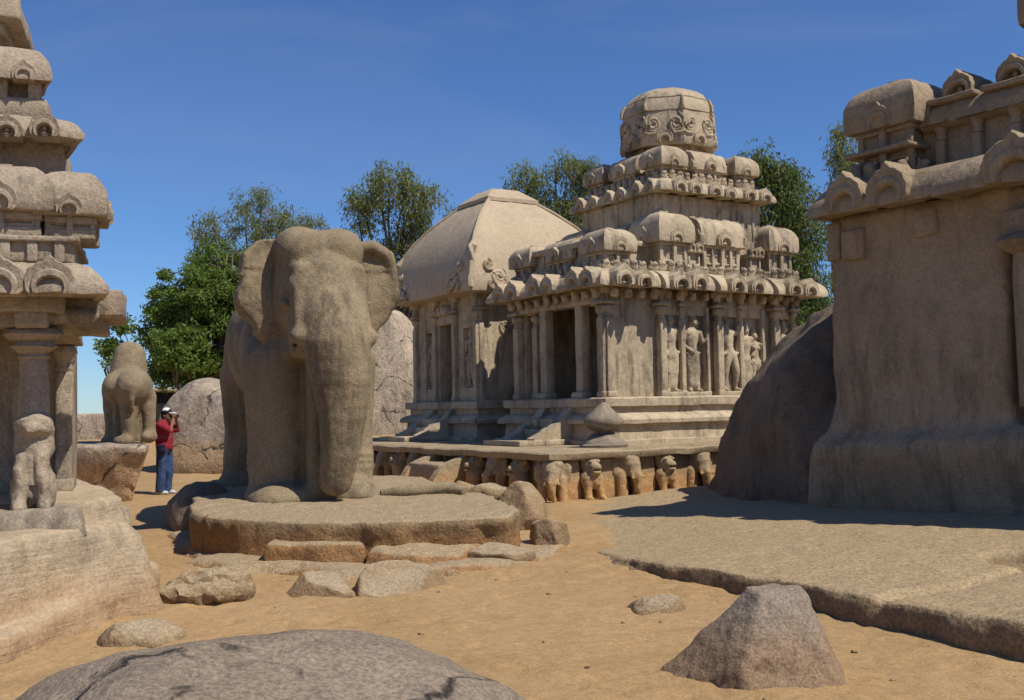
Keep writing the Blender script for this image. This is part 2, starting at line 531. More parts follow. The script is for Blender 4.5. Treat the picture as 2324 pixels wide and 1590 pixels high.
# ---- signed distance sculpting
class G:
    def __init__(s, lo, hi, h):
        s.lo, s.h = np.array(lo, float), h
        n = np.ceil((np.array(hi, float) - s.lo) / h).astype(int) + 1
        a = [s.lo[k] + h * np.arange(n[k]) for k in range(3)]
        s.X, s.Y, s.Z = [t.astype(np.float32) for t in np.meshgrid(*a, indexing='ij')]
    def ell(s, c, r, rz=0.0, rx=0.0, ry=0.0):
        x, y, z = s.X - c[0], s.Y - c[1], s.Z - c[2]
        if rz:
            a = R(rz); x, y = x * math.cos(a) + y * math.sin(a), -x * math.sin(a) + y * math.cos(a)
        if rx:
            a = R(rx); y, z = y * math.cos(a) + z * math.sin(a), -y * math.sin(a) + z * math.cos(a)
        if ry:
            a = R(ry); x, z = x * math.cos(a) + z * math.sin(a), -x * math.sin(a) + z * math.cos(a)
        k0 = np.sqrt((x / r[0]) ** 2 + (y / r[1]) ** 2 + (z / r[2]) ** 2)
        k1 = np.sqrt((x / r[0] ** 2) ** 2 + (y / r[1] ** 2) ** 2 + (z / r[2] ** 2) ** 2)
        return k0 * (k0 - 1) / np.maximum(k1, 1e-6)
    def cap(s, a, b, ra, rb=None, fl=(1, 1, 1)):
        rb = ra if rb is None else rb
        a, b = np.array(a, float), np.array(b, float)
        d = b - a
        px, py, pz = s.X - a[0], s.Y - a[1], s.Z - a[2]
        t = np.clip((px * d[0] + py * d[1] + pz * d[2]) / max(d @ d, 1e-9), 0, 1)
        q = np.sqrt(((px - d[0] * t) / fl[0]) ** 2 + ((py - d[1] * t) / fl[1]) ** 2 + ((pz - d[2] * t) / fl[2]) ** 2)
        return q - (ra + (rb - ra) * t)
    def chain(s, pts, rs, k=0.0, fl=(1, 1, 1)):
        out = None
        for i in range(len(pts) - 1):
            c = s.cap(pts[i], pts[i + 1], rs[i], rs[i + 1], fl)
            out = c if out is None else (smin(out, c, k) if k else np.minimum(out, c))
        return out
    def box(s, c, hs, rnd=0.02, rz=0.0, rx=0.0):
        x, y, z = s.X - c[0], s.Y - c[1], s.Z - c[2]
        if rz:
            a = R(rz); x, y = x * math.cos(a) + y * math.sin(a), -x * math.sin(a) + y * math.cos(a)
        if rx:
            a = R(rx); y, z = y * math.cos(a) + z * math.sin(a), -y * math.sin(a) + z * math.cos(a)
        qx, qy, qz = np.abs(x) - hs[0] + rnd, np.abs(y) - hs[1] + rnd, np.abs(z) - hs[2] + rnd
        return np.sqrt(np.maximum(qx, 0) ** 2 + np.maximum(qy, 0) ** 2 + np.maximum(qz, 0) ** 2) + np.minimum(np.maximum(qx, np.maximum(qy, qz)), 0) - rnd
    def plane(s, n, p):
        n = np.array(n, float); n /= np.linalg.norm(n)
        return (s.X - p[0]) * n[0] + (s.Y - p[1]) * n[1] + (s.Z - p[2]) * n[2]
    def poly(s, pts, u='X', v='Z'):
        return poly_sd(getattr(s, u), getattr(s, v), pts)
    def noise(s, scale, octv=3, seed=0):
        P = np.stack([s.X.ravel(), s.Y.ravel(), s.Z.ravel()], 1)
        return fbm(P, scale, octv, seed).reshape(s.X.shape)
    def mesh(s, Fd, name, mat, wear=0.0, ws=4.0, seed=0, smooth=True, octv=4):
        V, Fq = snets(Fd, s.lo, s.h)
        if wear:
            D = np.stack([fbm(V, ws, octv, seed + 5 * k) for k in range(3)], 1)
            V = V + D * wear
        me = mesh_np(name, V, Fq)
        me.materials.append(MATS[mat])
        return finish(me, 0)

def poly_sd(U, Vv, pts):
    d = np.full(U.shape, 1e9, np.float64)
    sgn = np.ones(U.shape)
    n = len(pts)
    for i in range(n):
        ax, ay = pts[i]
        bx, by = pts[i - 1]
        ex, ey = bx - ax, by - ay
        wx, wy = U - ax, Vv - ay
        t = np.clip((wx * ex + wy * ey) / max(ex * ex + ey * ey, 1e-12), 0, 1)
        dx, dy = wx - ex * t, wy - ey * t
        d = np.minimum(d, dx * dx + dy * dy)
        c1 = Vv >= ay
        c2 = Vv < by
        c3 = ex * wy > ey * wx
        flip = (c1 & c2 & c3) | (~c1 & ~c2 & ~c3)
        sgn = np.where(flip, -sgn, sgn)
    return sgn * np.sqrt(d)

def smin(a, b, k):
    h = np.clip(0.5 + 0.5 * (b - a) / k, 0, 1)
    return b * (1 - h) + a * h - k * h * (1 - h)

def smax(a, b, k):
    return -smin(-a, -b, k)

def mesh_np(name, V, Fq):
    me = bpy.data.meshes.new(name)
    me.vertices.add(len(V))
    me.vertices.foreach_set('co', np.ascontiguousarray(V, np.float32).ravel())
    me.loops.add(len(Fq) * 4)
    me.loops.foreach_set('vertex_index', np.ascontiguousarray(Fq, np.int32).ravel())
    me.polygons.add(len(Fq))
    me.polygons.foreach_set('loop_start', np.arange(len(Fq), dtype=np.int32) * 4)
    me.polygons.foreach_set('loop_total', np.full(len(Fq), 4, np.int32))
    me.update(calc_edges=True)
    me.validate()
    return me

def snets(F, lo, h):
    s = F < 0
    nx, ny, nz = F.shape
    cnt = np.zeros((nx - 1, ny - 1, nz - 1), np.int8)
    for i in (0, 1):
        for j in (0, 1):
            for k in (0, 1):
                cnt += s[i:nx - 1 + i, j:ny - 1 + j, k:nz - 1 + k]
    act = (cnt > 0) & (cnt < 8)
    idx = np.full(act.shape, -1, np.int64)
    ci = np.argwhere(act)
    idx[act] = np.arange(len(ci))
    acc = np.zeros((len(ci), 3))
    num = np.zeros(len(ci))
    corners = [(i, j, k) for i in (0, 1) for j in (0, 1) for k in (0, 1)]
    for a in corners:
        for ax in range(3):
            if a[ax]:
                continue
            b = list(a); b[ax] = 1
            fa = F[ci[:, 0] + a[0], ci[:, 1] + a[1], ci[:, 2] + a[2]]
            fb = F[ci[:, 0] + b[0], ci[:, 1] + b[1], ci[:, 2] + b[2]]
            m = (fa < 0) != (fb < 0)
            t = fa[m] / (fa[m] - fb[m])
            p = np.tile(np.array(a, float), (m.sum(), 1))
            p[:, ax] += t
            acc[m] += p
            num[m] += 1
    V = np.array(lo) + h * (ci + acc / np.maximum(num, 1)[:, None])
    Q = []
    for ax in range(3):
        o1, o2 = [(1, 2), (2, 0), (0, 1)][ax]
        sl0 = [slice(1, -1)] * 3; sl0[ax] = slice(0, -1)
        sl1 = [slice(1, -1)] * 3; sl1[ax] = slice(1, None)
        a, b = s[tuple(sl0)], s[tuple(sl1)]
        e = np.argwhere(a != b)
        ins = a[a != b]
        base = e.copy()
        for q in range(3):
            if q != ax:
                base[:, q] += 1
        def cell(d1, d2):
            c = base.copy()
            c[:, o1] += d1
            c[:, o2] += d2
            return idx[c[:, 0], c[:, 1], c[:, 2]]
        q = np.stack([cell(-1, -1), cell(0, -1), cell(0, 0), cell(-1, 0)], 1)
        q[~ins] = q[~ins][:, ::-1]
        Q.append(q)
    Q = np.concatenate(Q)
    return V, Q[(Q >= 0).all(1)]
# ------------------------------------------------------------------ ground
def smooth(a, b, t):
    t = np.clip((t - a) / (b - a), 0, 1)
    return t * t * (3 - 2 * t)

def ground():
    def axis(lo, hi, step, far):
        a = list(np.arange(lo, hi + 1e-6, step))
        x, d = hi, step
        while x < far:
            d *= 1.25
            x += d
            a.append(x)
        x, d = lo, step
        while x > -far:
            d *= 1.25
            x -= d
            a.insert(0, x)
        return np.array(a)
    xs, ys = axis(-8.5, 4.5, 0.056, 3500), axis(3.4, 17.0, 0.056, 3500)
    X, Y = np.meshgrid(xs, ys, indexing='ij')
    P = np.stack([X.ravel(), Y.ravel(), 0 * X.ravel()], 1)
    near = np.exp(-(np.hypot(P[:, 0], P[:, 1] - 12) / 60) ** 2)
    z = 0.05 * fbm(P, 0.33, 3, 3) + near * (0.030 * fbm(P, 1.3, 4, 5) + 0.016 * fbm(P, 4.2, 3, 9))
    z += 1.35 * smooth(25, 46, P[:, 1]) + 0.25 * near * fbm(P, 0.1, 2, 8) * smooth(24, 40, P[:, 1])
    z -= 0.35 * smooth(0.15, 0.9, P[:, 0] - np.interp(P[:, 1], [0, 6.7, 8.5, 10, 11.8, 13, 40], [4.6, 3.2, 2.25, 1.25, 0.9, 0.9, 6.0])) * smooth(5.2, 6.5, P[:, 1]) * (1 - smooth(15, 17.5, P[:, 1]))
    # trodden footprints: pairs of shallow heel-and-ball dents with a raised rim
    rng = np.random.default_rng(12)
    for k in range(320):
        fx, fy, fa = rng.uniform(-5, 3), rng.uniform(5, 16.5), rng.uniform(0, 6.28)
        sel = np.flatnonzero((np.abs(P[:, 0] - fx) < 0.35) & (np.abs(P[:, 1] - fy) < 0.35))
        dx, dy = P[sel, 0] - fx, P[sel, 1] - fy
        u, v = dx * math.cos(fa) + dy * math.sin(fa), -dx * math.sin(fa) + dy * math.cos(fa)
        r = np.sqrt((u / 0.15) ** 2 + (v / 0.065) ** 2)
        z[sel] += rng.uniform(0.6, 1.3) * (-0.016 * np.exp(-r ** 4) + 0.006 * np.exp(-((r - 1.5) / 0.45) ** 2))
    V = np.stack([P[:, 0], P[:, 1], z], 1)
    nx, ny = X.shape
    I = np.arange(nx * ny).reshape(nx, ny)
    F = np.stack([I[:-1, :-1], I[1:, :-1], I[1:, 1:], I[:-1, 1:]], -1).reshape(-1, 4)
    me = mesh_np('ground', V, F)
    me.materials.append(MATS['sand'])
    tag(ob('ground', finish(me, 0)), kind='structure')

def slab():
    edge = [(0.25, 14.8), (0.42, 12.9), (0.74, 11.9), (0.92, 11.2), (1.15, 10.2), (1.40, 9.65), (1.70, 9.25), (2.2, 8.52), (2.42, 8.0), (2.66, 7.55), (3.0, 6.95), (3.4, 6.35), (4.6, 5.3), (13, 4), (13, 26), (9, 24), (4.6, 20.8), (1.2, 17.9), (0.5, 16.4)]
    g = G((0.1, 5.0, -0.26), (8.6, 21.4, 0.62), 0.052)
    X, Y = g.X[:, :, 0].astype(float), g.Y[:, :, 0].astype(float)
    P = np.stack([X.ravel(), Y.ravel(), 0 * X.ravel()], 1)
    d = (poly_sd(P[:, 0], P[:, 1], edge) + 0.15 * fbm(P, 1.1, 4, 11)).reshape(X.shape)
    top = 0.125 + 0.048 * (P[:, 0] - 1.2) - 0.012 * (P[:, 1] - 9) + 0.045 * fbm(P, 0.6, 4, 13) + 0.016 * fbm(P, 3.0, 3, 14)
    top -= 0.055 * smooth(10.6, 12.2, P[:, 1]) * (1 - smooth(0.5, 2.2, P[:, 0] - 0.6))      # runs out into the sand at its left end
    # joint across the front corner; the piece in front of it sits lower
    a, b = np.array([2.60, 7.66]), np.array([4.4, 8.75])
    e = (b - a) / np.linalg.norm(b - a)
    w = P[:, :2] - a
    s = w[:, 0] * e[1] - w[:, 1] * e[0] + 0.07 * fbm(P, 1.8, 3, 15)
    on = (w @ e > -0.3)
    top -= on * (0.03 * smooth(-0.02, 0.06, s) + 0.05 * np.exp(-(s / 0.04) ** 2))
    top -= 0.22 * np.exp(-(((P[:, 0] - 4.3) / 0.28) ** 2 + ((P[:, 1] - 8.95) / 0.35) ** 2) ** 2)     # made-up hollow, shaped to darken in place of a cast shadow blob
    top = top.reshape(X.shape)
    side = d[:, :, None] - 0.05 * (top[:, :, None] - g.Z) + 0.05 * g.noise(3.2, 3, 16)
    f = smax(side, g.Z - top[:, :, None], 0.02)
    # a broken lower layer sticking out along the rim
    low = d + (0.09 * fbm(P, 2.6, 3, 31) - 0.045).reshape(X.shape)
    f = np.minimum(f, smax(low[:, :, None] + 0.02 * g.noise(6, 2, 33), g.Z - top[:, :, None] + 0.06 + (0.03 * fbm(P, 3.5, 2, 32)).reshape(X.shape)[:, :, None], 0.012))
    f = np.maximum(f, -(g.Z + 0.2))
    tag(ob('rock_floor', g.mesh(f, 'rock_floor', 'rock_slab', 0.014, 7, 21)), kind='structure')
ground()
slab()

# ------------------------------------------------------------------ shared carved pieces
CACHE = {}
JR = random.Random(77)
def jit(a=0.07):
    return (1 + JR.uniform(-a, a), 1 + JR.uniform(-a, a), 1 + JR.uniform(-a, a))

def cached(key, fn):
    if key not in CACHE:
        CACHE[key] = fn()
    return CACHE[key]

def arch_mesh(r, depth, mat, face=True, lobes=9, hole=0.52):
    """horseshoe window-arch: faces -y, origin at the middle of its foot, body runs back to +depth"""
    def make():
        mb = MB()
        n = 33
        a0, a1 = R(-32), R(212)
        def ring(sc, y, lob, cz=0.50):
            out = []
            for i in range(n):
                a = a0 + (a1 - a0) * i / (n - 1)
                rr = r * sc
                if lob:
                    rr *= 1 + 0.055 * abs(math.sin(lobes * (a - a0) / (a1 - a0) * math.pi))
                    rr *= 1 + 0.20 * math.exp(-((a - math.pi / 2) / 0.16) ** 2)
                x, z = rr * math.cos(a), rr * math.sin(a) + r * cz
                if z < 0:
                    x, z = x * 1.06, 0.0
                out.append((x, y, z))
            return out
        rings = [ring(1.0, depth, True), ring(1.0, 0.03, True), ring(0.94, 0.0, True), ring(hole + 0.24, 0.012, False, 0.38), ring(hole + 0.19, -0.014, False, 0.34), ring(hole + 0.05, -0.014, False, 0.26),
                 ring(hole, 0.012, False, 0.22), ring(hole - 0.04, min(depth * 0.6, r * 0.6), False, 0.20)]
        V = [p for q in rings for p in q]
        F = []
        for k in range(len(rings) - 1):
            for i in range(n - 1):
                F.append((k * n + i, k * n + i + 1, (k + 1) * n + i + 1, (k + 1) * n + i))
        F.append(tuple((len(rings) - 1) * n + i for i in range(n)))
        # foot
        m = len(rings)
        F.append([0] + [k * n for k in range(1, m)] + [(m - 1) * n + n - 1] + [k * n + n - 1 for k in range(m - 2, -1, -1)])
        mb.add(V, F)
        if face:
            mb.lathe((0, min(depth * 0.5, r * 0.5) - 0.01, r * 0.02), [(0.02, 0), (r * 0.30, 0.03), (r * 0.32, r * 0.2), (r * 0.12, r * 0.34), (r * 0.2, r * 0.45), (r * 0.19, r * 0.62), (0.01, r * 0.75)], 8, 1, 0.75)
        return mb.mesh('horseshoe_arch', mat, wear=r * 0.045, ws=9 / max(r, .05) * 0.12, seed=3)
    return cached(('arch', round(r, 3), round(depth, 3), mat, face, hole), make)

def bust_mesh(mat):
    def make():
        g = G((-0.1, -0.12, -0.02), (0.1, 0.08, 0.24), 0.012)
        f = g.ell((0, 0, 0.06), (0.092, 0.075, 0.085))
        f = smin(f, g.ell((0, -0.035, 0.14), (0.058, 0.06, 0.055)), 0.045)
        f = smin(f, g.ell((0, -0.075, 0.14), (0.026, 0.035, 0.022)), 0.02)
        f = smin(f, g.ell((0.045, 0.0, 0.19), (0.02, 0.02, 0.03)), 0.012)
        f = smin(f, g.ell((-0.045, 0.0, 0.19), (0.02, 0.02, 0.03)), 0.012)
        return g.mesh(f, 'bust', mat, 0.012, 14, 4)
    return cached(('bust', mat), make)

def kapota_prof(out, h):
    return [(-0.05, 0.05 * h), (out * 0.80, -0.02 * h), (out * 0.84, -0.09 * h), (out * 1.0, -0.09 * h), (out * 1.02, 0.10 * h), (out * 0.96, 0.30 * h), (out * 0.84, 0.52 * h),
            (out * 0.66, 0.72 * h), (out * 0.44, 0.87 * h), (out * 0.22, 0.96 * h), (0.0, 1.0 * h)]

def curved_roof(parent, key, w, d, h, mat, loc, rz=0, over=0.05):
    """square-domed little roof with a stub on top"""
    def make():
        mb = MB()
        a, b = w / 2, d / 2
        m = min(w, d)
        pr = [(over * 0.3, 0.0), (over, 0.0), (over * 1.25, 0.06 * h), (over * 1.35, 0.30 * h), (over * 1.2, 0.52 * h), (over * 0.4, 0.70 * h), (-0.05 * m, 0.83 * h),
              (-0.14 * m, 0.92 * h), (-0.27 * m, 0.97 * h), (-0.44 * m, 1.0 * h)]
        mb.sweep(rect(-a, -b, a, b), pr, 0.1)
        mb.box((0, 0, h * 1.0), (m * 0.26, m * 0.26, h * 0.10), 0.02, 0.1)
        return mb.mesh('roof', mat, wear=0.018, ws=5, seed=5, sharp=32)
    return ob('roof', cached(('croof', key, mat), make), parent, loc, rz)

def barrel_roof(parent, key, w, d, h, mat, loc, rz=0):
    """wagon vault along x, width d"""
    def make():
        mb = MB()
        pr = []
        for i in range(15):
            a = math.pi * i / 14
            x = math.cos(a) * (d / 2) * (1.0 + 0.12 * math.sin(a * 2) ** 2)
            pr.append((x * 1.04, math.sin(a) ** 0.75 * h))
        pr = [(d / 2 * 0.92, -0.02)] + pr + [(-d / 2 * 0.92, -0.02)]
        mb.extrude(pr, -w / 2, w / 2, 0.1)
        mb.box((0, 0, h + 0.01), (w * 0.9, 0.06, 0.05), 0.015, 0.1)
        return mb.mesh('roof', mat, wear=0.018, ws=5, seed=6, sharp=40)
    return ob('roof', cached(('broof', key, mat), make), parent, loc, rz)

def pavilion(parent, kind, cx, cy, w, d, z0, z1, z2, mat, rz=0, faces='NSEW', arches=1):
    """miniature shrine standing on a cornice: body with corner posts and string courses, roof, arches"""
    key = (kind, round(w, 2), round(d, 2), round(z1 - z0, 2), round(z2 - z1, 2))
    H = z1 - z0
    def body():
        mb = MB()
        bw, bd = w * 0.80, d * 0.80
        mb.box((0, 0, H / 2 + 0.03), (bw * 0.90, bd * 0.90, H + 0.06), 0.01, 0.2)
        for zz, hh, k in ((0.04, 0.08, 1.06), (H * 0.42, 0.05, 1.0), (H * 0.70, 0.035, 0.96), (H - 0.03, 0.06, 1.08)):
            mb.box((0, 0, zz), (bw * k, bd * k, hh), 0.012, 0.12)
        pw = min(w, d) * 0.10
        for sx in (-1, 1):
            for sy in (-1, 1):
                mb.box((sx * (bw / 2 - pw * 0.4), sy * (bd / 2 - pw * 0.4), H / 2), (pw, pw, H), 0.01, 0.12)
        for sy in (-1, 1):
            mb.box((0, sy * (bd / 2 + 0.01), H / 2), (pw * 1.1, pw, H + 0.04), 0.01, 0.12)
            if w > d * 1.2:
                for t in (-0.25, 0.25):
                    mb.box((t * bw, sy * (bd / 2 - 0.01), H / 2), (pw * 0.9, pw, H), 0.01, 0.12)
        for sx in (-1, 1):
            mb.box((sx * (bw / 2 + 0.01), 0, H / 2), (pw, pw * 1.1, H + 0.04), 0.01, 0.12)
        return mb.mesh('pavilion', mat, wear=0.012, ws=9, seed=2)
    p = ob('pavilion', cached(('pav', key, mat), body), parent, (cx, cy, z0), rz)
    h = z2 - z1
    ar = min(0.19, min(w, d) * 0.22)
    if kind == 'kuta':
        curved_roof(p, key, w * 0.94, d * 0.94, h, mat, (0, 0, H))
        for n, (x, y, a) in {'S': (0, -d / 2, 0), 'N': (0, d / 2, 180), 'E': (w / 2, 0, 90), 'W': (-w / 2, 0, -90)}.items():
            if n in faces:
                ob('horseshoe_arch', arch_mesh(ar, 0.14, mat), p, (x * 0.94 + math.copysign(0.088, x) * (x != 0), y * 0.94 + math.copysign(0.088, y) * (y != 0), H + 0.0), a, scale=jit(0.06))
    else:
        barrel_roof(p, key, w, d * 0.98, h, mat, (0, 0, H))
        for sx in (-1, 1):
            ob('gable_arch', arch_mesh(h * 0.60, 0.10, mat, hole=0.66), p, (sx * (w / 2 + 0.03), 0, H - 0.01), 90 if sx > 0 else -90, scale=(d / h * 0.86 * 0.5 / 0.5, 1, 0.80))
        for sy in (-1, 1):
            for t in ([0] if arches == 1 else [-0.27, 0.27]):
                ob('horseshoe_arch', arch_mesh(ar * 1.1, 0.14, mat), p, (t * w, sy * (d / 2 + 0.075), H), 0 if sy < 0 else 180, scale=jit(0.06))
    return p

def pilaster(parent, x, y, z0, z1, w, mat, rz=0, brk=1.0):
    """engaged pillar facing -y: shaft, bulb capital, abacus plate and roll bracket"""
    H = z1 - z0
    def shaft():
        mb = MB()
        mb.box((0, 0, 0.06), (w * 1.18, w * 1.18, 0.12), 0.02, 0.2)
        mb.box((0, 0, H * 0.36), (w, w, H * 0.72), 0.022, 0.25)
        return mb.mesh('pilaster', mat, wear=0.012, ws=7, seed=8)
    def cap():
        mb = MB()
        mb.lathe((0, 0, 0), [(w * 0.46, 0), (w * 0.56, 0.03), (w * 0.46, 0.06), (w * 0.46, 0.09), (w * 0.70, 0.13), (w * 0.80, 0.18), (w * 0.70, 0.23), (w * 0.5, 0.25)], 14)
        mb.box((0, 0, 0.285), (w * 2.0, w * 1.9, 0.06), 0.015, 0.2)
        hh = H * 0.28 - 0.31
        mb.box((0, 0, 0.31 + hh / 2), (w * 0.9, w * 1.0, hh), 0.012, 0.2)
        b = w * 1.75 * brk
        mb.box((0, -0.02, 0.31 + hh * 0.72), (b * 1.25, w * 1.15, hh * 0.5), 0.045, 0.2, taper=(1.15, 1.3))
        return mb.mesh('capital', mat, wear=0.012, ws=8, seed=9)
    p = ob('pilaster', cached(('pil', round(H, 2), round(w, 3), mat), shaft), parent, (x, y, z0), rz)
    ob('capital', cached(('cap', round(H, 2), round(w, 3), mat, brk), cap), p, (0, 0, H * 0.72))
    return p

def figure_mesh(seed, mat, pose):
    """standing carved relief figure facing -y, 1.45 m tall, back flat against its panel"""
    def make():
        g = G((-0.42, -0.24, -0.04), (0.46, 0.16, 1.56), 0.0185)
        hip = pose.get('hip', 0.0)
        f = g.ell((0, 0, 1.03), (0.145, 0.10, 0.20))
        f = smin(f, g.ell((hip * 0.5, 0, 0.82), (0.105, 0.09, 0.14)), 0.06)
        f = smin(f, g.ell((hip, 0, 0.70), (0.14, 0.105, 0.13)), 0.06)
        f = smin(f, g.cap((-0.16, 0, 1.15), (0.16, 0, 1.15), 0.065), 0.05)
        f = smin(f, g.cap((0, 0, 1.18), (pose.get('head', 0) * 0.5, -0.01, 1.27), 0.045), 0.03)
        hx = pose.get('head', 0)
        f = smin(f, g.ell((hx, -0.02, 1.335), (0.068, 0.078, 0.088)), 0.015)
        f = smin(f, g.ell((hx + pose.get('look', 0) * 0.06, -0.09, 1.325), (0.018, 0.022, 0.03)), 0.015)
        f = smin(f, g.cap((hx, 0, 1.40), (hx, 0.0, 1.50), 0.072, 0.045), 0.02)          # tall crown
        f = smin(f, g.cap((hx - 0.07, 0.02, 1.33), (hx - 0.075, 0.02, 1.25), 0.026), 0.012)
        f = smin(f, g.cap((hx + 0.07, 0.02, 1.33), (hx + 0.075, 0.02, 1.25), 0.026), 0.012)
        for sx, kn in ((-1, pose.get('lk', (0, 0))), (1, pose.get('rk', (0, 0)))):
            f = smin(f, g.chain([(hip + sx * 0.07, 0, 0.66), (sx * 0.085 + kn[0], -0.03 + kn[1], 0.38), (sx * 0.09 + kn[0] * 1.1, 0.0, 0.06)], [0.092, 0.066, 0.043]), 0.035)
            f = smin(f, g.cap((sx * 0.09 + kn[0] * 1.1, 0.0, 0.03), (sx * 0.12 + kn[0] * 1.1, -0.10, 0.02), 0.045, 0.03), 0.02)
        if pose.get('skirt'):
            f = smin(f, g.cap((hip * 0.8, 0.01, 0.66), (0, 0.01, 0.14), 0.13, 0.12, (1, 0.8, 1)), 0.05)
        for k, rr in (('la', -1), ('ra', 1)):
            e, h = pose[k]
            f = smin(f, g.chain([(rr * 0.19, 0, 1.14), e, h], [0.058, 0.046, 0.034]), 0.025)
            f = smin(f, g.ell(h, (0.042, 0.042, 0.046)), 0.015)
        f = smin(f, g.cap((hip - 0.15, -0.05, 0.74), (hip + 0.15, -0.05, 0.74), 0.035), 0.02)     # belt
        if pose.get('bust'):
            for sx in (-1, 1):
                f = smin(f, g.ell((sx * 0.07, -0.085, 1.06), (0.055, 0.05, 0.055)), 0.015)
        if pose.get('club'):
            a, b = pose['club']
            f = smin(f, g.cap(a, b, 0.035, 0.026), 0.01)
        f = np.maximum(f, -g.plane((0, -1, 0), (0, 0.09, 0)) * 1.0)
        return g.mesh(f, 'relief_figure', mat, 0.013, 9, seed)
    return cached(('fig', seed, mat), make)

POSES = [
    dict(hip=0.02, la=((-0.25, -0.02, 0.88), (-0.15, -0.08, 0.70)), ra=((0.26, -0.03, 0.93), (0.27, -0.08, 0.98)), club=((0.28, -0.06, 0.02), (0.28, -0.06, 1.38)), look=0.5, skirt=True),
    dict(hip=-0.03, head=0.05, la=((-0.24, -0.03, 0.90), (-0.08, -0.11, 0.76)), ra=((0.24, -0.03, 0.95), (0.31, -0.07, 1.00)), club=((0.33, -0.06, 0.02), (0.33, -0.06, 1.25)), look=1, skirt=True),
    dict(hip=0.06, head=-0.05, la=((-0.26, -0.02, 0.92), (-0.15, -0.08, 0.72)), ra=((0.28, -0.03, 1.10), (0.22, -0.09, 1.26)), look=-0.6, rk=(0.10, 0)),
    dict(hip=0.05, head=0.02, bust=True, la=((-0.24, -0.03, 0.90), (-0.16, -0.07, 0.68)), ra=((0.24, -0.03, 0.92), (0.18, -0.08, 1.14)), rk=(0.04, 0), look=0.3),
    dict(hip=-0.04, la=((-0.25, -0.03, 0.90), (-0.20, -0.08, 1.10)), ra=((0.25, -0.03, 0.90), (0.12, -0.10, 0.78)), lk=(-0.05, 0), look=0.2, skirt=True),
]

def wavy_kapota(parent, poly, out, z, h, mat, arches, ar, seed=1, adepth=0.3):
    """overhanging curved cornice along a footprint, with horseshoe arches as its parts.
    arches: list of (x, y, facing deg) at the lip"""
    mb = MB()
    mb.sweep(poly, [(o, z + q) for o, q in kapota_prof(out, h)], 0.16)
    c = ob('cornice', mb.mesh('cornice', mat, wear=0.026, ws=6, seed=seed, sharp=45), parent)
    for (x, y, a) in arches:
        ob('horseshoe_arch', arch_mesh(ar, adepth, mat), c, (x, y, z - 0.03 + JR.uniform(-0.015, 0.015)), a + JR.uniform(-4, 4), scale=jit(0.1))
    return c

def basement_prof(z0, z1):
    H = z1 - z0
    k = lambda t: z0 + H * t
    return [(0.34, k(0.0)), (0.34, k(0.10)), (0.20, k(0.115)), (0.17, k(0.44)), (0.30, k(0.45)), (0.31, k(0.53)), (0.25, k(0.60)), (0.16, k(0.655)), (0.11, k(0.665)),
            (0.11, k(0.80)), (0.20, k(0.81)), (0.21, k(0.97)), (0.17, k(1.0))]

# ------------------------------------------------------------------ the domed three-tier shrine
M_S = 'stone_shrine'
TH = 32.5
def w_of(o, x, y):
    a = R(TH)
    return (o[0] + x * math.cos(a) - y * math.sin(a), o[1] + x * math.sin(a) + y * math.cos(a))
W0 = (1.807, 20.207)
ZP = 0.83
ZB = 1.74

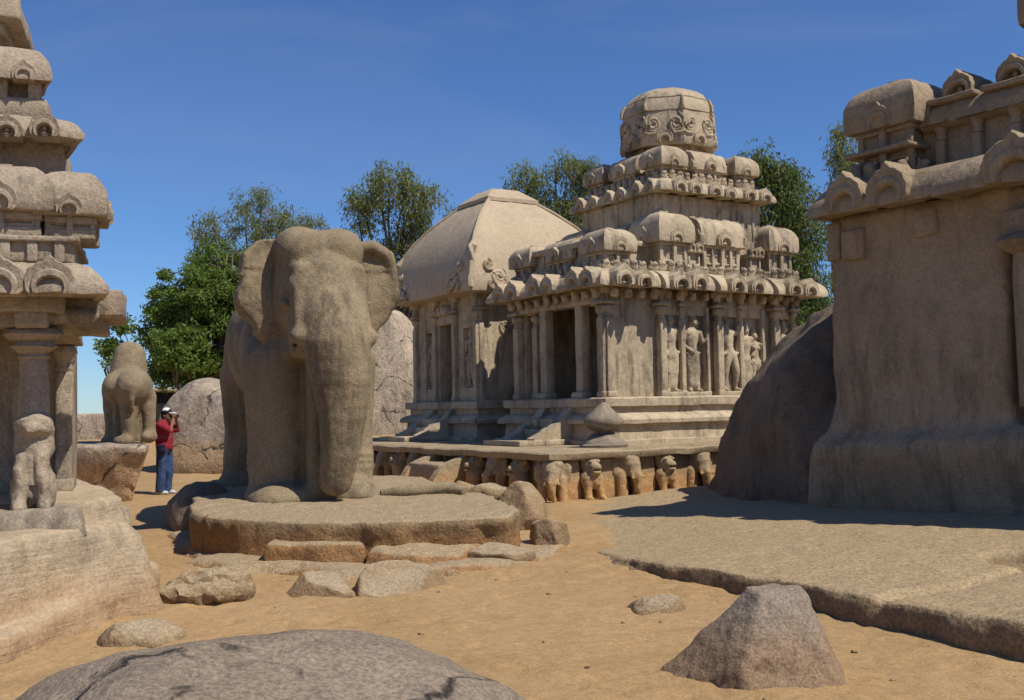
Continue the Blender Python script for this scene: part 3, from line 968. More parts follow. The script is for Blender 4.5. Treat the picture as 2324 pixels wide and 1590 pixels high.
def build_tiered_shrine():
    rt = empty('rock_cut_shrine', (W0[0], W0[1], 0), TH, 'tiered carved granite shrine crowned by an octagonal dome, pillared porch in shade', 'temple')
    LX, LY = 5.12, 3.22
    mb = MB().sweep(rect(0, 0, LX, LY), basement_prof(ZP - 0.01, ZB), 0.22)
    ob('basement', mb.mesh('basement', M_S, wear=0.022, ws=5, seed=11, sharp=40), rt)
    # walls: core behind the porch, side walls of the porch, ceiling
    def blk(x0, x1, y0, y1, z0, z1, nm='wall', sd=12):
        mb = MB().box(((x0 + x1) / 2, (y0 + y1) / 2, (z0 + z1) / 2), (x1 - x0, y1 - y0, z1 - z0), 0.015, 0.3)
        return ob(nm, mb.mesh(nm, M_S, wear=0.012, ws=4, seed=sd), rt)
    blk(1.85, LX - 0.03, 0.05, 1.08, ZB - 0.02, 3.92)
    blk(1.85, LX - 0.03, 2.14, LY - 0.05, ZB - 0.02, 3.92)
    blk(3.2, LX - 0.035, 1.07, 2.15, ZB - 0.02, 3.915)
    blk(1.855, 3.25, 1.07, 2.15, 3.35, 3.915, 'lintel')
    for y in (0.13, LY - 0.13):
        mb = MB().box((1.0, y, (ZB + 3.9) / 2), (1.8, 0.20, 3.9 - ZB + 0.02), 0.02, 0.25)
        ob('wall_panel', mb.mesh('wall_panel', M_S, wear=0.014, ws=5, seed=13), rt)
    mb = MB().box((0.98, LY / 2, 3.84), (1.98, LY - 0.06, 0.16), 0.02, 0.3)
    ob('ceiling_slab', mb.mesh('ceiling_slab', M_S, wear=0.012), rt)
    mb = MB().box((0.10, LY / 2, 3.66), (0.34, LY - 0.10, 0.2), 0.02, 0.3)
    ob('lintel', mb.mesh('lintel', M_S, wear=0.012), rt)
    # porch: two plain front pillars, corner pilasters and lion-pillar bulges at their feet
    for y in (0.84, 2.10):
        mb = MB()
        mb.box((0, 0, 0.93), (0.22, 0.22, 1.86), 0.02, 0.25)
        mb.box((-0.03, 0, 0.05), (0.34, 0.36, 0.14), 0.05, 0.2)
        ob('porch_pillar', mb.mesh('porch_pillar', M_S, wear=0.014, ws=6, seed=14), rt, (0.06, y, ZB))
    for y in (0.11, LY - 0.11, 2.72, 0.42):
        pilaster(rt, 0.02 if y < 0.3 or y > 3 else 0.25, y, ZB, 3.88, 0.19, M_S, -90)
    # south wall: corner pilaster, bays of paired pilasters with figures between
    pilaster(rt, 0.10, 0.06, ZB, 3.88, 0.19, M_S)
    for x, wd in ((1.32, 0.165), (1.85, 0.115), (2.84, 0.165), (3.46, 0.115), (4.49, 0.165), (5.02, 0.13)):
        pilaster(rt, x, -0.07, ZB, 3.88, wd, M_S)
    for x in (2.52, 4.10):
        ob('niche_jamb', cached('jamb', lambda: MB().box((0, 0, 0.9), (0.07, 0.2, 1.8), 0.015, 0.25).mesh('niche_jamb', M_S, 0.012, 6)), rt, (x, -0.02, ZB))
    for x0, x1 in ((1.24, 2.55), (2.76, 4.11), (4.41, 5.08)):
        mb = MB().box(((x0 + x1) / 2, 0.02, 3.62), (x1 - x0, 0.16, 0.52), 0.02, 0.2)
        ob('frieze_panel', mb.mesh('frieze_panel', M_S, wear=0.014, ws=6, seed=int(x0 * 10)), rt)
        mb = MB().box(((x0 + x1) / 2, -0.02, ZB + 0.03), (x1 - x0, 0.28, 0.12), 0.02, 0.2)
        ob('ledge', mb.mesh('ledge', M_S, wear=0.012, ws=6, seed=int(x0 * 10)), rt)
    for i, (x, ps, sc, fl) in enumerate(((1.58, 0, 1.10, 1), (2.17, 1, 1.08, 1), (3.14, 2, 1.10, 1), (3.66, 4, 0.98, 1), (3.90, 3, 0.88, 1), (4.75, 2, 1.02, -1))):
        ob('relief_figure', figure_mesh(ps + 20, M_S, POSES[ps]), rt, (x, 0.0, ZB + 0.085), 0, scale=(sc * fl, sc * 1.05, sc * 0.97))
    # north and east: plain pilasters
    for x in (0.10, 1.4, 2.5, 3.7, 5.0):
        pilaster(rt, x, LY + 0.05, ZB, 3.88, 0.165, M_S, 180)
    for y in (0.3, 1.1, 2.1, 2.9):
        pilaster(rt, LX + 0.03, y, ZB, 3.88, 0.165, M_S, 90)
    # little dwarfs under the cornice
    for i in range(16):
        ob('frieze_bust', bust_mesh(M_S), rt, (0.1 + i * 0.33, -0.16, 3.66), 0, scale=jit(0.2))
    for i in range(10):
        ob('frieze_bust', bust_mesh(M_S), rt, (-0.14, 0.1 + i * 0.335, 3.66), -90, scale=jit(0.2))
    # first cornice with projecting bays
    ar = [(x, -0.655, 0) for x in (0.0, 0.49, 1.40, 1.88, 2.90, 3.46, 4.55, 5.03)]
    ar += [(-0.545, y, -90) for y in (-0.10, 0.36, 1.22, 1.72, 2.54, 3.05)]
    ar += [(x, LY + 0.5, 180) for x in (0.5, 1.4, 2.3, 3.2, 4.1, 4.9)] + [(LX + 0.5, y, 90) for y in (0.3, 1.2, 2.0, 2.9)]
    c = wavy_kapota(rt, rect(0, 0, LX, LY), 0.46, 3.87, 0.36, M_S, ar, 0.222, 15, 0.36)
    kp = kapota_prof(0.57, 0.375)
    for x0, x1 in ((1.05, 2.26), (2.46, 3.86), (4.10, 5.60)):
        pr = [(-o, 3.862 + q) for o, q in kp]
        mb = MB().extrude(pr + [(0.1, 3.862 + 0.37), (0.1, 3.90)], x0, x1, 0.15)
        ob('cornice_bay', mb.mesh('cornice_bay', M_S, wear=0.018, ws=5, seed=int(x0 * 9), sharp=50), c)
    # second storey body, seen between the pavilions
    mb = MB().box((0.75, LY / 2, 4.42), (1.3, LY - 0.7, 0.66), 0.02, 0.25)
    mb.box((0.72, LY / 2, 4.80), (1.5, LY - 0.5, 0.12), 0.03, 0.25)
    ob('porch_parapet', mb.mesh('porch_parapet', M_S, wear=0.016, ws=5, seed=31), rt)
    mb = MB().box((3.10, LY / 2, 4.60), (3.6, LY - 0.56, 0.9), 0.02, 0.25)
    mb.box((3.10, LY / 2, 5.2), (2.95, 2.55, 1.4), 0.03, 0.25)
    ob('upper_wall', mb.mesh('upper_wall', M_S, wear=0.016, ws=5, seed=32), rt)
    # string of busts and a railing at the foot of the pavilions
    for y0, y1, x in ((0.1, LY - 0.1, -0.02),):
        for i in range(15):
            ob('bust', bust_mesh(M_S), rt, (x, y0 + (y1 - y0) * i / 14, 4.20), -90, scale=jit(0.22))
    for i in range(24):
        ob('bust', bust_mesh(M_S), rt, (0.02 + i * 0.222, -0.10 if i > 4 else -0.02, 4.20), 0, scale=jit(0.22))
    # porch pavilions
    pavilion(rt, 'kuta', 0.30, 0.27, 0.74, 0.74, 4.19, 4.56, 5.03, M_S)
    pavilion(rt, 'shala', 0.30, 1.55, 1.0, 0.66, 4.19, 4.56, 5.00, M_S, -90)
    pavilion(rt, 'kuta', 0.30, 2.86, 0.74, 0.74, 4.19, 4.56, 5.03, M_S)
    # main body pavilions
    pavilion(rt, 'kuta', 1.74, 0.33, 0.88, 0.88, 4.19, 4.83, 5.48, M_S)
    pavilion(rt, 'shala', 3.06, 0.33, 1.25, 0.84, 4.19, 4.83, 5.45, M_S)
    pavilion(rt, 'kuta', 4.80, 0.36, 0.84, 0.88, 4.19, 4.82, 5.42, M_S)
    pavilion(rt, 'kuta', 1.74, 2.9, 0.84, 0.84, 4.19, 4.95, 5.48, M_S)
    pavilion(rt, 'shala', 3.06, 2.9, 1.22, 0.80, 4.19, 4.93, 5.46, M_S)
    pavilion(rt, 'kuta', 4.80, 2.88, 0.80, 0.84, 4.19, 4.92, 5.42, M_S)
    pavilion(rt, 'shala', 4.82, 1.62, 1.0, 0.70, 4.19, 4.93, 5.4, M_S, 90)
    pavilion(rt, 'shala', 1.72, 1.62, 1.0, 0.70, 4.19, 4.93, 5.4, M_S, 90)
    # little twin-arched niches between them
    for x in (2.30, 4.03):
        mb = MB()
        mb.box((0, 0.05, 0.24), (0.34, 0.3, 0.48), 0.015, 0.15)
        mb.box((-0.13, -0.12, 0.22), (0.05, 0.06, 0.44), 0.012, 0.15)
        mb.box((0.13, -0.12, 0.22), (0.05, 0.06, 0.44), 0.012, 0.15)
        mb.box((0, -0.06, 0.50), (0.44, 0.30, 0.09), 0.03, 0.15)
        n = ob('niche', cached('twin_niche', lambda: mb.mesh('niche', M_S, wear=0.012)), rt, (x, 0.14, 4.19))
        for sx in (-0.11, 0.11):
            ob('horseshoe_arch', arch_mesh(0.095, 0.12, M_S), n, (sx, -0.23, 0.53))
    # pilasters of the second storey
    for x in (1.82, 2.32, 2.85, 3.35, 3.9, 4.36):
        pilaster(rt, x, 0.36, 4.85, 5.95, 0.11, M_S)
    for y in (0.5, 1.1, 1.62, 2.15, 2.7):
        pilaster(rt, 1.65, y, 4.85, 5.95, 0.11, M_S, -90)
    # second cornice
    ar = [(x, -0.035, 0) for x in (1.98, 2.40, 2.95, 3.38, 3.95, 4.42)] + [(1.435, y, -90) for y in (0.35, 0.78, 1.30, 1.72, 2.28, 2.75)]
    ar += [(x, 3.22, 180) for x in (2.1, 3.1, 4.1)] + [(4.74, y, 90) for y in (0.7, 1.6, 2.5)]
    wavy_kapota(rt, rect(1.88, 0.42, 4.34, 2.80), 0.40, 5.93, 0.30, M_S, ar, 0.168, 16, 0.3)
    for i in range(13):
        ob('bust', bust_mesh(M_S), rt, (1.86 + i * 0.208, 0.36, 6.215), 0, scale=tuple(0.85 * v for v in jit(0.2)))
    for i in range(12):
        ob('bust', bust_mesh(M_S), rt, (1.80, 0.5 + i * 0.205, 6.215), -90, scale=tuple(0.85 * v for v in jit(0.2)))
    # third storey
    mb = MB().box((3.11, 1.61, 6.50), (2.0, 1.95, 0.70), 0.02, 0.25)
    ob('upper_wall', mb.mesh('upper_wall', M_S, wear=0.016, ws=5, seed=33), rt)
    for (x, y) in ((2.08, 0.62), (4.14, 0.62), (2.08, 2.60), (4.14, 2.60)):
        pavilion(rt, 'kuta', x, y, 0.64, 0.64, 6.20, 6.50, 6.95, M_S)
    for (x, y, a) in ((3.11, 0.62, 0), (3.11, 2.60, 180), (2.08, 1.61, -90), (4.14, 1.61, 90)):
        pavilion(rt, 'shala', x, y, 0.90, 0.62, 6.20, 6.50, 6.92, M_S, a)
    for x in (2.56, 3.66):
        n = ob('niche', CACHE['twin_niche'], rt, (x, 0.58, 6.20), 0, scale=(0.55, 0.7, 0.62))
        ob('horseshoe_arch', arch_mesh(0.095, 0.12, M_S), n, (0, -0.23, 0.52))
    # neck and octagonal dome
    neck = MB().lathe((0, 0, 0), [(0.80, 0), (0.80, 0.62)], 8, rot=R(22.5))
    nk = ob('neck', neck.mesh('neck', M_S, wear=0.015, sharp=30), rt, (3.11, 1.61, 6.60))
    for k in range(8):
        a = k * 45
        ob('neck_post', cached('neck_post', lambda: MB().box((0, 0, 0), (0.13, 0.12, 0.5), 0.012, 0.2).mesh('neck_post', M_S, 0.01)), nk,
           (0.75 * math.sin(R(a)), -0.75 * math.cos(R(a)), 0.38), a)
    def octo(prof):
        # octagonal rings with two extra points along every side
        V, F, n = [], [], 24
        for r, z in prof:
            c = [(r * math.cos(R(22.5 + 45 * i)), r * math.sin(R(22.5 + 45 * i))) for i in range(8)]
            for i in range(8):
                p, q = c[i], c[(i + 1) % 8]
                for t in (0, 1 / 3, 2 / 3):
                    bul = 1 + 0.02 * math.sin(t * math.pi)
                    V.append(((p[0] + (q[0] - p[0]) * t) * bul, (p[1] + (q[1] - p[1]) * t) * bul, z))
        for j in range(len(prof) - 1):
            for i in range(n):
                k = (i + 1) % n
                F.append((j * n + i, j * n + k, (j + 1) * n + k, (j + 1) * n + i))
        F.append(tuple(range(n))[::-1])
        F.append(tuple((len(prof) - 1) * n + i for i in range(n)))
        return V, F
    mb = MB().add(*octo([(0.86, 7.14), (1.02, 7.12), (1.06, 7.18), (1.065, 7.36), (1.05, 7.62), (1.035, 7.80), (1.03, 7.855), (1.0, 7.865)]))
    db = ob('dome_band', mb.mesh('dome_band', M_S, wear=0.02, ws=5, seed=41, sharp=30), rt, (3.11, 1.61, 0))
    mb = MB().add(*octo([(1.0, 7.85), (1.045, 7.87), (1.04, 7.97), (1.00, 8.10), (0.965, 8.155), (0.935, 8.16), (0.945, 8.19), (0.86, 8.30), (0.71, 8.41), (0.50, 8.49), (0.27, 8.53), (0.1, 8.535)]))
    dm = ob('dome', mb.mesh('dome', M_S, wear=0.02, ws=4, seed=42, sharp=26), rt, (3.11, 1.61, 0))
    for k in range(8):
        a = k * 45
        d = 1.055
        ob('horseshoe_arch', arch_mesh(0.17, 0.16, M_S), db, (d * math.sin(R(a)), -d * math.cos(R(a)), 7.16), a)
        a2 = a + 22.5
        rib = MB().tube([(0, -1.055, 7.88), (0, -1.05, 7.99), (0, -0.985, 8.15)], [0.045, 0.04, 0.035], 6)
        ob('rib', cached('dome_rib', lambda: rib.mesh('rib', M_S, 0.015, 12)), dm, (0, 0, 0), a2)
        for sx in (-1, 1):
            ob('scroll', scroll_mesh(M_S), db, (1.0 * math.sin(R(a)) + sx * 0.24 * math.cos(R(a)), -1.0 * math.cos(R(a)) + sx * 0.24 * math.sin(R(a)), 7.56), a, scale=(0.72 * sx, 0.7, 0.85))
    return rt

def scroll_mesh(mat):
    def make():
        mb = MB()
        pts = []
        for i in range(40):
            t = i / 39
            a = t * 4.2 * math.pi
            r = 0.05 + 0.15 * t
            pts.append((r * math.cos(a), 0, r * math.sin(a)))
        mb.tube(pts, [0.03 + 0.022 * math.sin(math.pi * i / 39) for i in range(40)], 6)
        mb.tube([(0.2, 0, 0.0), (0.24, 0, 0.1), (0.18, 0, 0.2), (0.08, 0, 0.28)], [0.045, 0.05, 0.04, 0.015], 6)
        mb.tube([(-0.15, 0, -0.1), (-0.05, 0, -0.24), (0.12, 0, -0.24), (0.26, 0, -0.2)], [0.045, 0.05, 0.04, 0.015], 6)
        return mb.mesh('scroll', mat, 0.015, 14)
    return cached(('scroll', mat), make)

def stair(rt, y, mat):
    """flight of three steps with two swept stone cheeks in front of a west doorway"""
    mb = MB().box((-0.78, 0, 0.055), (1.42, 1.35, 0.11), 0.015, 0.25)
    st = ob('stair', mb.mesh('stair', mat, wear=0.015, ws=5, seed=int(y * 7)), rt, (0, y, ZP))
    for k in range(2):
        mb = MB().box((-0.40 + 0.10 * k, 0, 0.11 + 0.10 + 0.20 * k - 0.02), (0.66 - 0.20 * k, 0.74, 0.24), 0.02, 0.25)
        ob('step', mb.mesh('step', mat, wear=0.018, ws=5, seed=k), st)
    for s in (-1, 1):
        pr = [(-0.06, 0.09), (-0.06, 0.80), (-0.12, 0.80), (-0.22, 0.66), (-0.34, 0.52), (-0.48, 0.42), (-0.64, 0.36), (-0.80, 0.24), (-1.10, 0.115), (-1.10, 0.09)]
        V = MB()
        n = len(pr)
        vv = [(x, -0.13, z) for x, z in pr] + [(x, 0.13, z) for x, z in pr]
        ff = [tuple(range(n)), tuple(range(2 * n - 1, n - 1, -1))] + [(i, (i + 1) % n, n + (i + 1) % n, n + i) for i in range(n)]
        V.add(vv, ff)
        ob('stair_cheek', cached(('cheek', mat), lambda: V.mesh('stair_cheek', mat, 0.012, 6)), st, (0, s * 0.46, 0.02))

# ------------------------------------------------------------------ the thatched-hut shrine
def build_hut_shrine():
    o = w_of(W0, 0, 4.79)
    rt = empty('rock_cut_shrine', (o[0], o[1], 0), TH, 'small granite shrine with a plain curved hut-shaped roof and one doorway', 'temple')
    S = 3.15
    ob('basement', MB().sweep(rect(0, 0, S, S), basement_prof(ZP - 0.01, ZB), 0.22).mesh('basement', M_S, wear=0.022, ws=5, seed=51, sharp=40), rt)
    H = 4.30 - ZB
    # west wall as pieces around the door and the two niches
    def piece(x0, x1, y0, y1, z0, z1, nm='wall_block'):
        mb = MB().box(((x0 + x1) / 2, (y0 + y1) / 2, (z0 + z1) / 2), (x1 - x0, y1 - y0, z1 - z0), 0.012, 0.3)
        return ob(nm, mb.mesh(nm, M_S, wear=0.008, ws=4, seed=52), rt)
    piece(0.55, S, 0.0, 1.12, ZB - 0.02, 4.32, 'wall')
    piece(0.55, S, 1.98, S, ZB - 0.02, 4.32, 'wall')
    piece(2.3, S - 0.005, 1.11, 1.99, ZB - 0.02, 4.315, 'wall')
    piece(0.555, 2.35, 1.11, 1.99, 3.63, 4.315, 'lintel')
    piece(0.02, 0.56, 0.005, 0.24, ZB - 0.02, 4.32)
    piece(0.02, 0.56, 0.74, 1.20, ZB - 0.02, 4.32)
    piece(0.02, 0.56, 1.90, 2.12, ZB - 0.02, 4.32)
    piece(0.02, 0.56, 2.62, S - 0.005, ZB - 0.02, 4.32)
    for (a, b) in ((0.23, 0.75), (2.11, 2.63)):
        piece(0.022, 0.558, a, b, 3.46, 4.315)
        piece(0.022, 0.558, a, b, ZB - 0.01, 2.06)
        piece(0.16, 0.557, a, b, 2.05, 3.47, 'niche_back')
    piece(0.024, 0.557, 1.19, 1.91, 3.62, 4.31, 'lintel')
    piece(-0.02, 0.09, 1.13, 1.97, 3.60, 3.82, 'lintel_carving')
    for k, y in enumerate((0.49, 2.37)):
        ob('relief_figure', figure_mesh(23, M_S, POSES[3]), rt, (0.12, y, 2.08), -90, scale=(0.9 if k else -0.9, 0.9, 0.92))
    for y in (0.06, 1.06, 2.04, S - 0.08):
        pilaster(rt, -0.01, y, ZB, 4.30, 0.15, M_S, -90)
    for x in (0.07, S - 0.1):
        pilaster(rt, x, 0.02, ZB, 4.30, 0.13, M_S)
    for i in range(5):
        ob('frieze_bust', bust_mesh(M_S), rt, (-0.05, 1.2 + i * 0.18, 3.83), -90, scale=jit(0.22))
    ob('scroll', scroll_mesh(M_S), rt, (0.72, -0.02, 3.46), 0, scale=(0.75, 0.6, 0.75))
    # eave soffit and curved roof
    pr = [(0.02, 4.20), (0.36, 4.22), (0.44, 4.235), (0.458, 4.30)] + [(0.46 - 1.39 * t ** 2.25, 4.30 + 2.36 * t) for t in (0.08, 0.16, 0.24, 0.32, 0.4, 0.48, 0.56, 0.64, 0.72, 0.8, 0.87, 0.94, 1.0)]
    rf = ob('roof', MB().sweep(rect(0, 0, S, S), pr, 0.2).mesh('roof', 'stone_roof', wear=0.025, ws=2.2, seed=53, sharp=30), rt)
    cap = [(-1.0, 6.60), (-0.84, 6.62), (-0.84, 6.71), (-1.20, 6.99), (-1.32, 7.01)]
    ob('roof_cap', MB().sweep(rect(0, 0, S, S), cap, 0.3).mesh('roof_cap', 'stone_roof', wear=0.015, ws=4, seed=54, sharp=30), rf)
    # raised bands along the four hips, with a leaf moulding at the foot of each
    for k, (sx, sy) in enumerate(((0, 0), (1, 0), (1, 1), (0, 1))):
        pts = []
        for (q, z) in pr[3:]:
            pts.append(((S + q) if sx else -q, (S + q) if sy else -q, z + 0.005))
        ob('hip_band', MB().tube(pts, [0.075, 0.07] + [0.045] * (len(pts) - 2), 6).mesh('hip_band', 'stone_roof', wear=0.02, ws=16, seed=k), rf)
        tip = pts[1:4]
        ob('hip_leaf', MB().tube([pts[1], pts[3], pts[5], pts[6]], [0.07, 0.10, 0.10, 0.03], 8).mesh('hip_leaf', 'stone_roof', wear=0.03, ws=8, seed=k), rf)
    # carved scrolls at the roof corners
    for (x, z, sc) in ((0.30, 4.56, 0.95), (0.02, 4.84, 0.55), (0.46, 4.36, 0.5), (0.10, 4.40, 0.5)):
        q = np.interp(z, [p[1] for p in pr[3:]], [p[0] for p in pr[3:]])
        for (lx, ly, a) in ((x, -q - 0.015, 0), (S - x, -q - 0.015, 0)):
            ob('scroll', scroll_mesh('stone_roof'), rf, (lx, ly, z), 0, scale=(sc if lx < 1.5 else -sc, 0.8, sc), rot=(R(-18), 0, 0))
        for ly in (x, S - x):
            ob('scroll', scroll_mesh('stone_roof'), rf, (-q - 0.015, ly, z), rot=(R(-18), 0, R(-90)), scale=(-sc if ly < 1.5 else sc, 0.8, sc))
    stair(rt, 1.55, M_S)
    return rt

shrine_a = build_tiered_shrine()
stair(shrine_a, 1.50, M_S)
build_hut_shrine()
# ------------------------------------------------------------------ shared platform with carved animals
def elephant_bust():
    g = G((-0.34, -0.36, -0.04), (0.34, 0.2, 0.80), 0.02)
    f = g.ell((0, 0, 0.55), (0.17, 0.19, 0.20))
    for s in (-1, 1):
        f = smin(f, g.ell((s * 0.09, -0.02, 0.68), (0.09, 0.11, 0.08)), 0.05)
        f = smin(f, g.ell((s * 0.23, 0.05, 0.52), (0.09, 0.04, 0.19)), 0.03)
        f = smin(f, g.cap((s * 0.15, 0.02, 0.40), (s * 0.17, -0.02, 0.02), 0.09, 0.085), 0.05)
        f = smin(f, g.cap((s * 0.10, -0.14, 0.42), (s * 0.13, -0.22, 0.33), 0.03, 0.02), 0.02)
    f = smin(f, g.chain([(0, -0.10, 0.52), (0, -0.20, 0.34), (0.0, -0.20, 0.16), (0.03, -0.16, 0.05)], [0.115, 0.085, 0.066, 0.055]), 0.05)
    return g.mesh(f, 'carved_animal', 'stone_platform', 0.03, 6, 3)

def lion_bust():
    g = G((-0.28, -0.36, -0.04), (0.28, 0.2, 0.80), 0.02)
    f = g.ell((0, 0.02, 0.60), (0.16, 0.16, 0.16))
    f = smin(f, g.ell((0, -0.15, 0.54), (0.10, 0.11, 0.075)), 0.04)
    f = smin(f, g.ell((0, -0.17, 0.47), (0.085, 0.09, 0.04)), 0.015)
    f = np.maximum(f, -g.ell((0, -0.24, 0.50), (0.09, 0.07, 0.014)))
    for s in (-1, 1):
        f = smin(f, g.ell((s * 0.07, -0.13, 0.64), (0.035, 0.035, 0.03)), 0.01)
        f = smin(f, g.ell((s * 0.15, 0.0, 0.68), (0.04, 0.04, 0.06)), 0.02)
        f = smin(f, g.cap((s * 0.11, -0.06, 0.34), (s * 0.12, -0.12, 0.03), 0.075, 0.06), 0.04)
        f = smin(f, g.cap((s * 0.12, -0.12, 0.03), (s * 0.12, -0.20, 0.025), 0.055, 0.05), 0.02)
    f = smin(f, g.ell((0, -0.02, 0.36), (0.18, 0.17, 0.18)), 0.05)
    return g.mesh(f, 'carved_animal', 'stone_platform', 0.024, 7, 5)

def build_platform():
    rt = empty('stone_platform', (0.58, 17.35, 0), TH, 'raised stone platform with carved lions and elephants along its sides', 'platform')
    mp = 'stone_platform'
    ob('top_slab', MB().sweep(rect(0.02, 0.02, 10.5, 11.6), [(-0.3, 0.69), (-0.02, 0.69), (0.0, 0.71), (0.01, 0.80), (-0.02, 0.828), (-0.12, 0.834)], 0.25).mesh('top_slab', mp, wear=0.028, ws=2.6, seed=61, sharp=40), rt)
    ob('wall', MB().sweep(rect(0.36, 0.33, 10.3, 11.3), [(0.05, -0.3), (0.03, 0.12), (0.0, 0.70)], 0.3).mesh('wall', mp, wear=0.03, ws=3, seed=62), rt)
    el, li = elephant_bust(), lion_bust()
    sx = [0.12 + 0.82 * i for i in range(12)]
    for i, x in enumerate(sx[1:], 1):
        ob('carved_animal', li if i % 2 else el, rt, (x, 0.16, 0.0), random.Random(i).uniform(-8, 8), scale=(1.12 + 0.08 * JR.uniform(-1, 1), 1.1, 0.99 + 0.04 * JR.uniform(-1, 1)))
    ob('carved_animal', el, rt, (0.16, 0.16, 0.0), -40, scale=(1.0, 1.1, 0.93))
    for i, y in enumerate((1.15, 1.90, 2.65, 5.01, 5.73, 6.50, 7.3, 8.1, 8.9, 9.7)):
        ob('carved_animal', el if i % 2 else li, rt, (0.17, y, 0.0), -90 + random.Random(i).uniform(-8, 8), scale=(0.85 if i % 2 else 0.95, 1.1, 0.99 + 0.04 * JR.uniform(-1, 1)))
    # upright slabs between the animals
    def post():
        return MB().box((0, 0, 0.35), (0.30, 0.14, 0.72), 0.03, 0.2).mesh('panel', mp, wear=0.03, ws=4, seed=63)
    pm = post()
    for i, x in enumerate(sx[:-1]):
        ob('panel', pm, rt, (x + 0.41, 0.25, -0.02), 0, scale=(1.5, 1, 1))
    for y in (0.75, 1.5, 2.28, 5.38, 6.1, 6.9, 7.7):
        ob('panel', pm, rt, (0.34, y, -0.02), -90, scale=(0.6, 1, 1))
    # block with swept stair cheek built into the west side
    st = ob('step_block', MB().box((-0.18, 0, 0.27), (0.80, 1.24, 0.58), 0.03, 0.2, taper=(0.7, 0.98)).mesh('step_block', mp, wear=0.03, ws=4, seed=65), rt, (0, 3.55, 0))
    pr = [(0.25, 0.0), (0.25, 0.74), (0.06, 0.74), (0.0, 0.66), (-0.12, 0.64), (-0.30, 0.58), (-0.48, 0.47), (-0.62, 0.30), (-0.70, 0.0)]
    for s in (-0.60, 0.60):
        ob('stair_cheek', MB().extrude(pr, s - 0.09, s + 0.09, 0.2, axis='y').mesh('stair_cheek', mp, wear=0.015, ws=5, seed=66), st)
    return rt
build_platform()

def build_finial():
    pr = [(0.0, 0.0), (0.40, 0.0), (0.41, 0.05), (0.36, 0.07), (0.34, 0.12), (0.29, 0.15), (0.24, 0.19), (0.17, 0.25), (0.16, 0.28), (0.25, 0.325), (0.315, 0.38), (0.34, 0.44), (0.325, 0.50),
          (0.26, 0.57), (0.18, 0.635), (0.12, 0.69), (0.07, 0.735), (0.03, 0.775), (0.0, 0.78)]
    o = w_of((0.58, 17.35), 1.82, 0.92)
    rt = empty('stone_finial', (o[0], o[1], 0.832), 10, 'grey stone pot-shaped roof finial standing on the platform', 'finial')
    base = [p for p in pr if p[1] <= 0.26]
    top = [p for p in pr if p[1] >= 0.25]
    ob('base', MB().lathe((0, 0, 0), [(a * 1.08, b * 1.05) for a, b in base[1:]] + [(0.01, 0.27)], 28).mesh('base', 'finial_stone', 0.012, 5, sharp=40), rt)
    ob('bulb', MB().lathe((0, 0, 0), [(0.02, 0.24)] + [(a * 1.05, b * 1.05) for a, b in top[:-1]] + [(0.01, 0.825)], 28).mesh('bulb', 'finial_stone', 0.016, 5, sharp=40), rt)
build_finial()

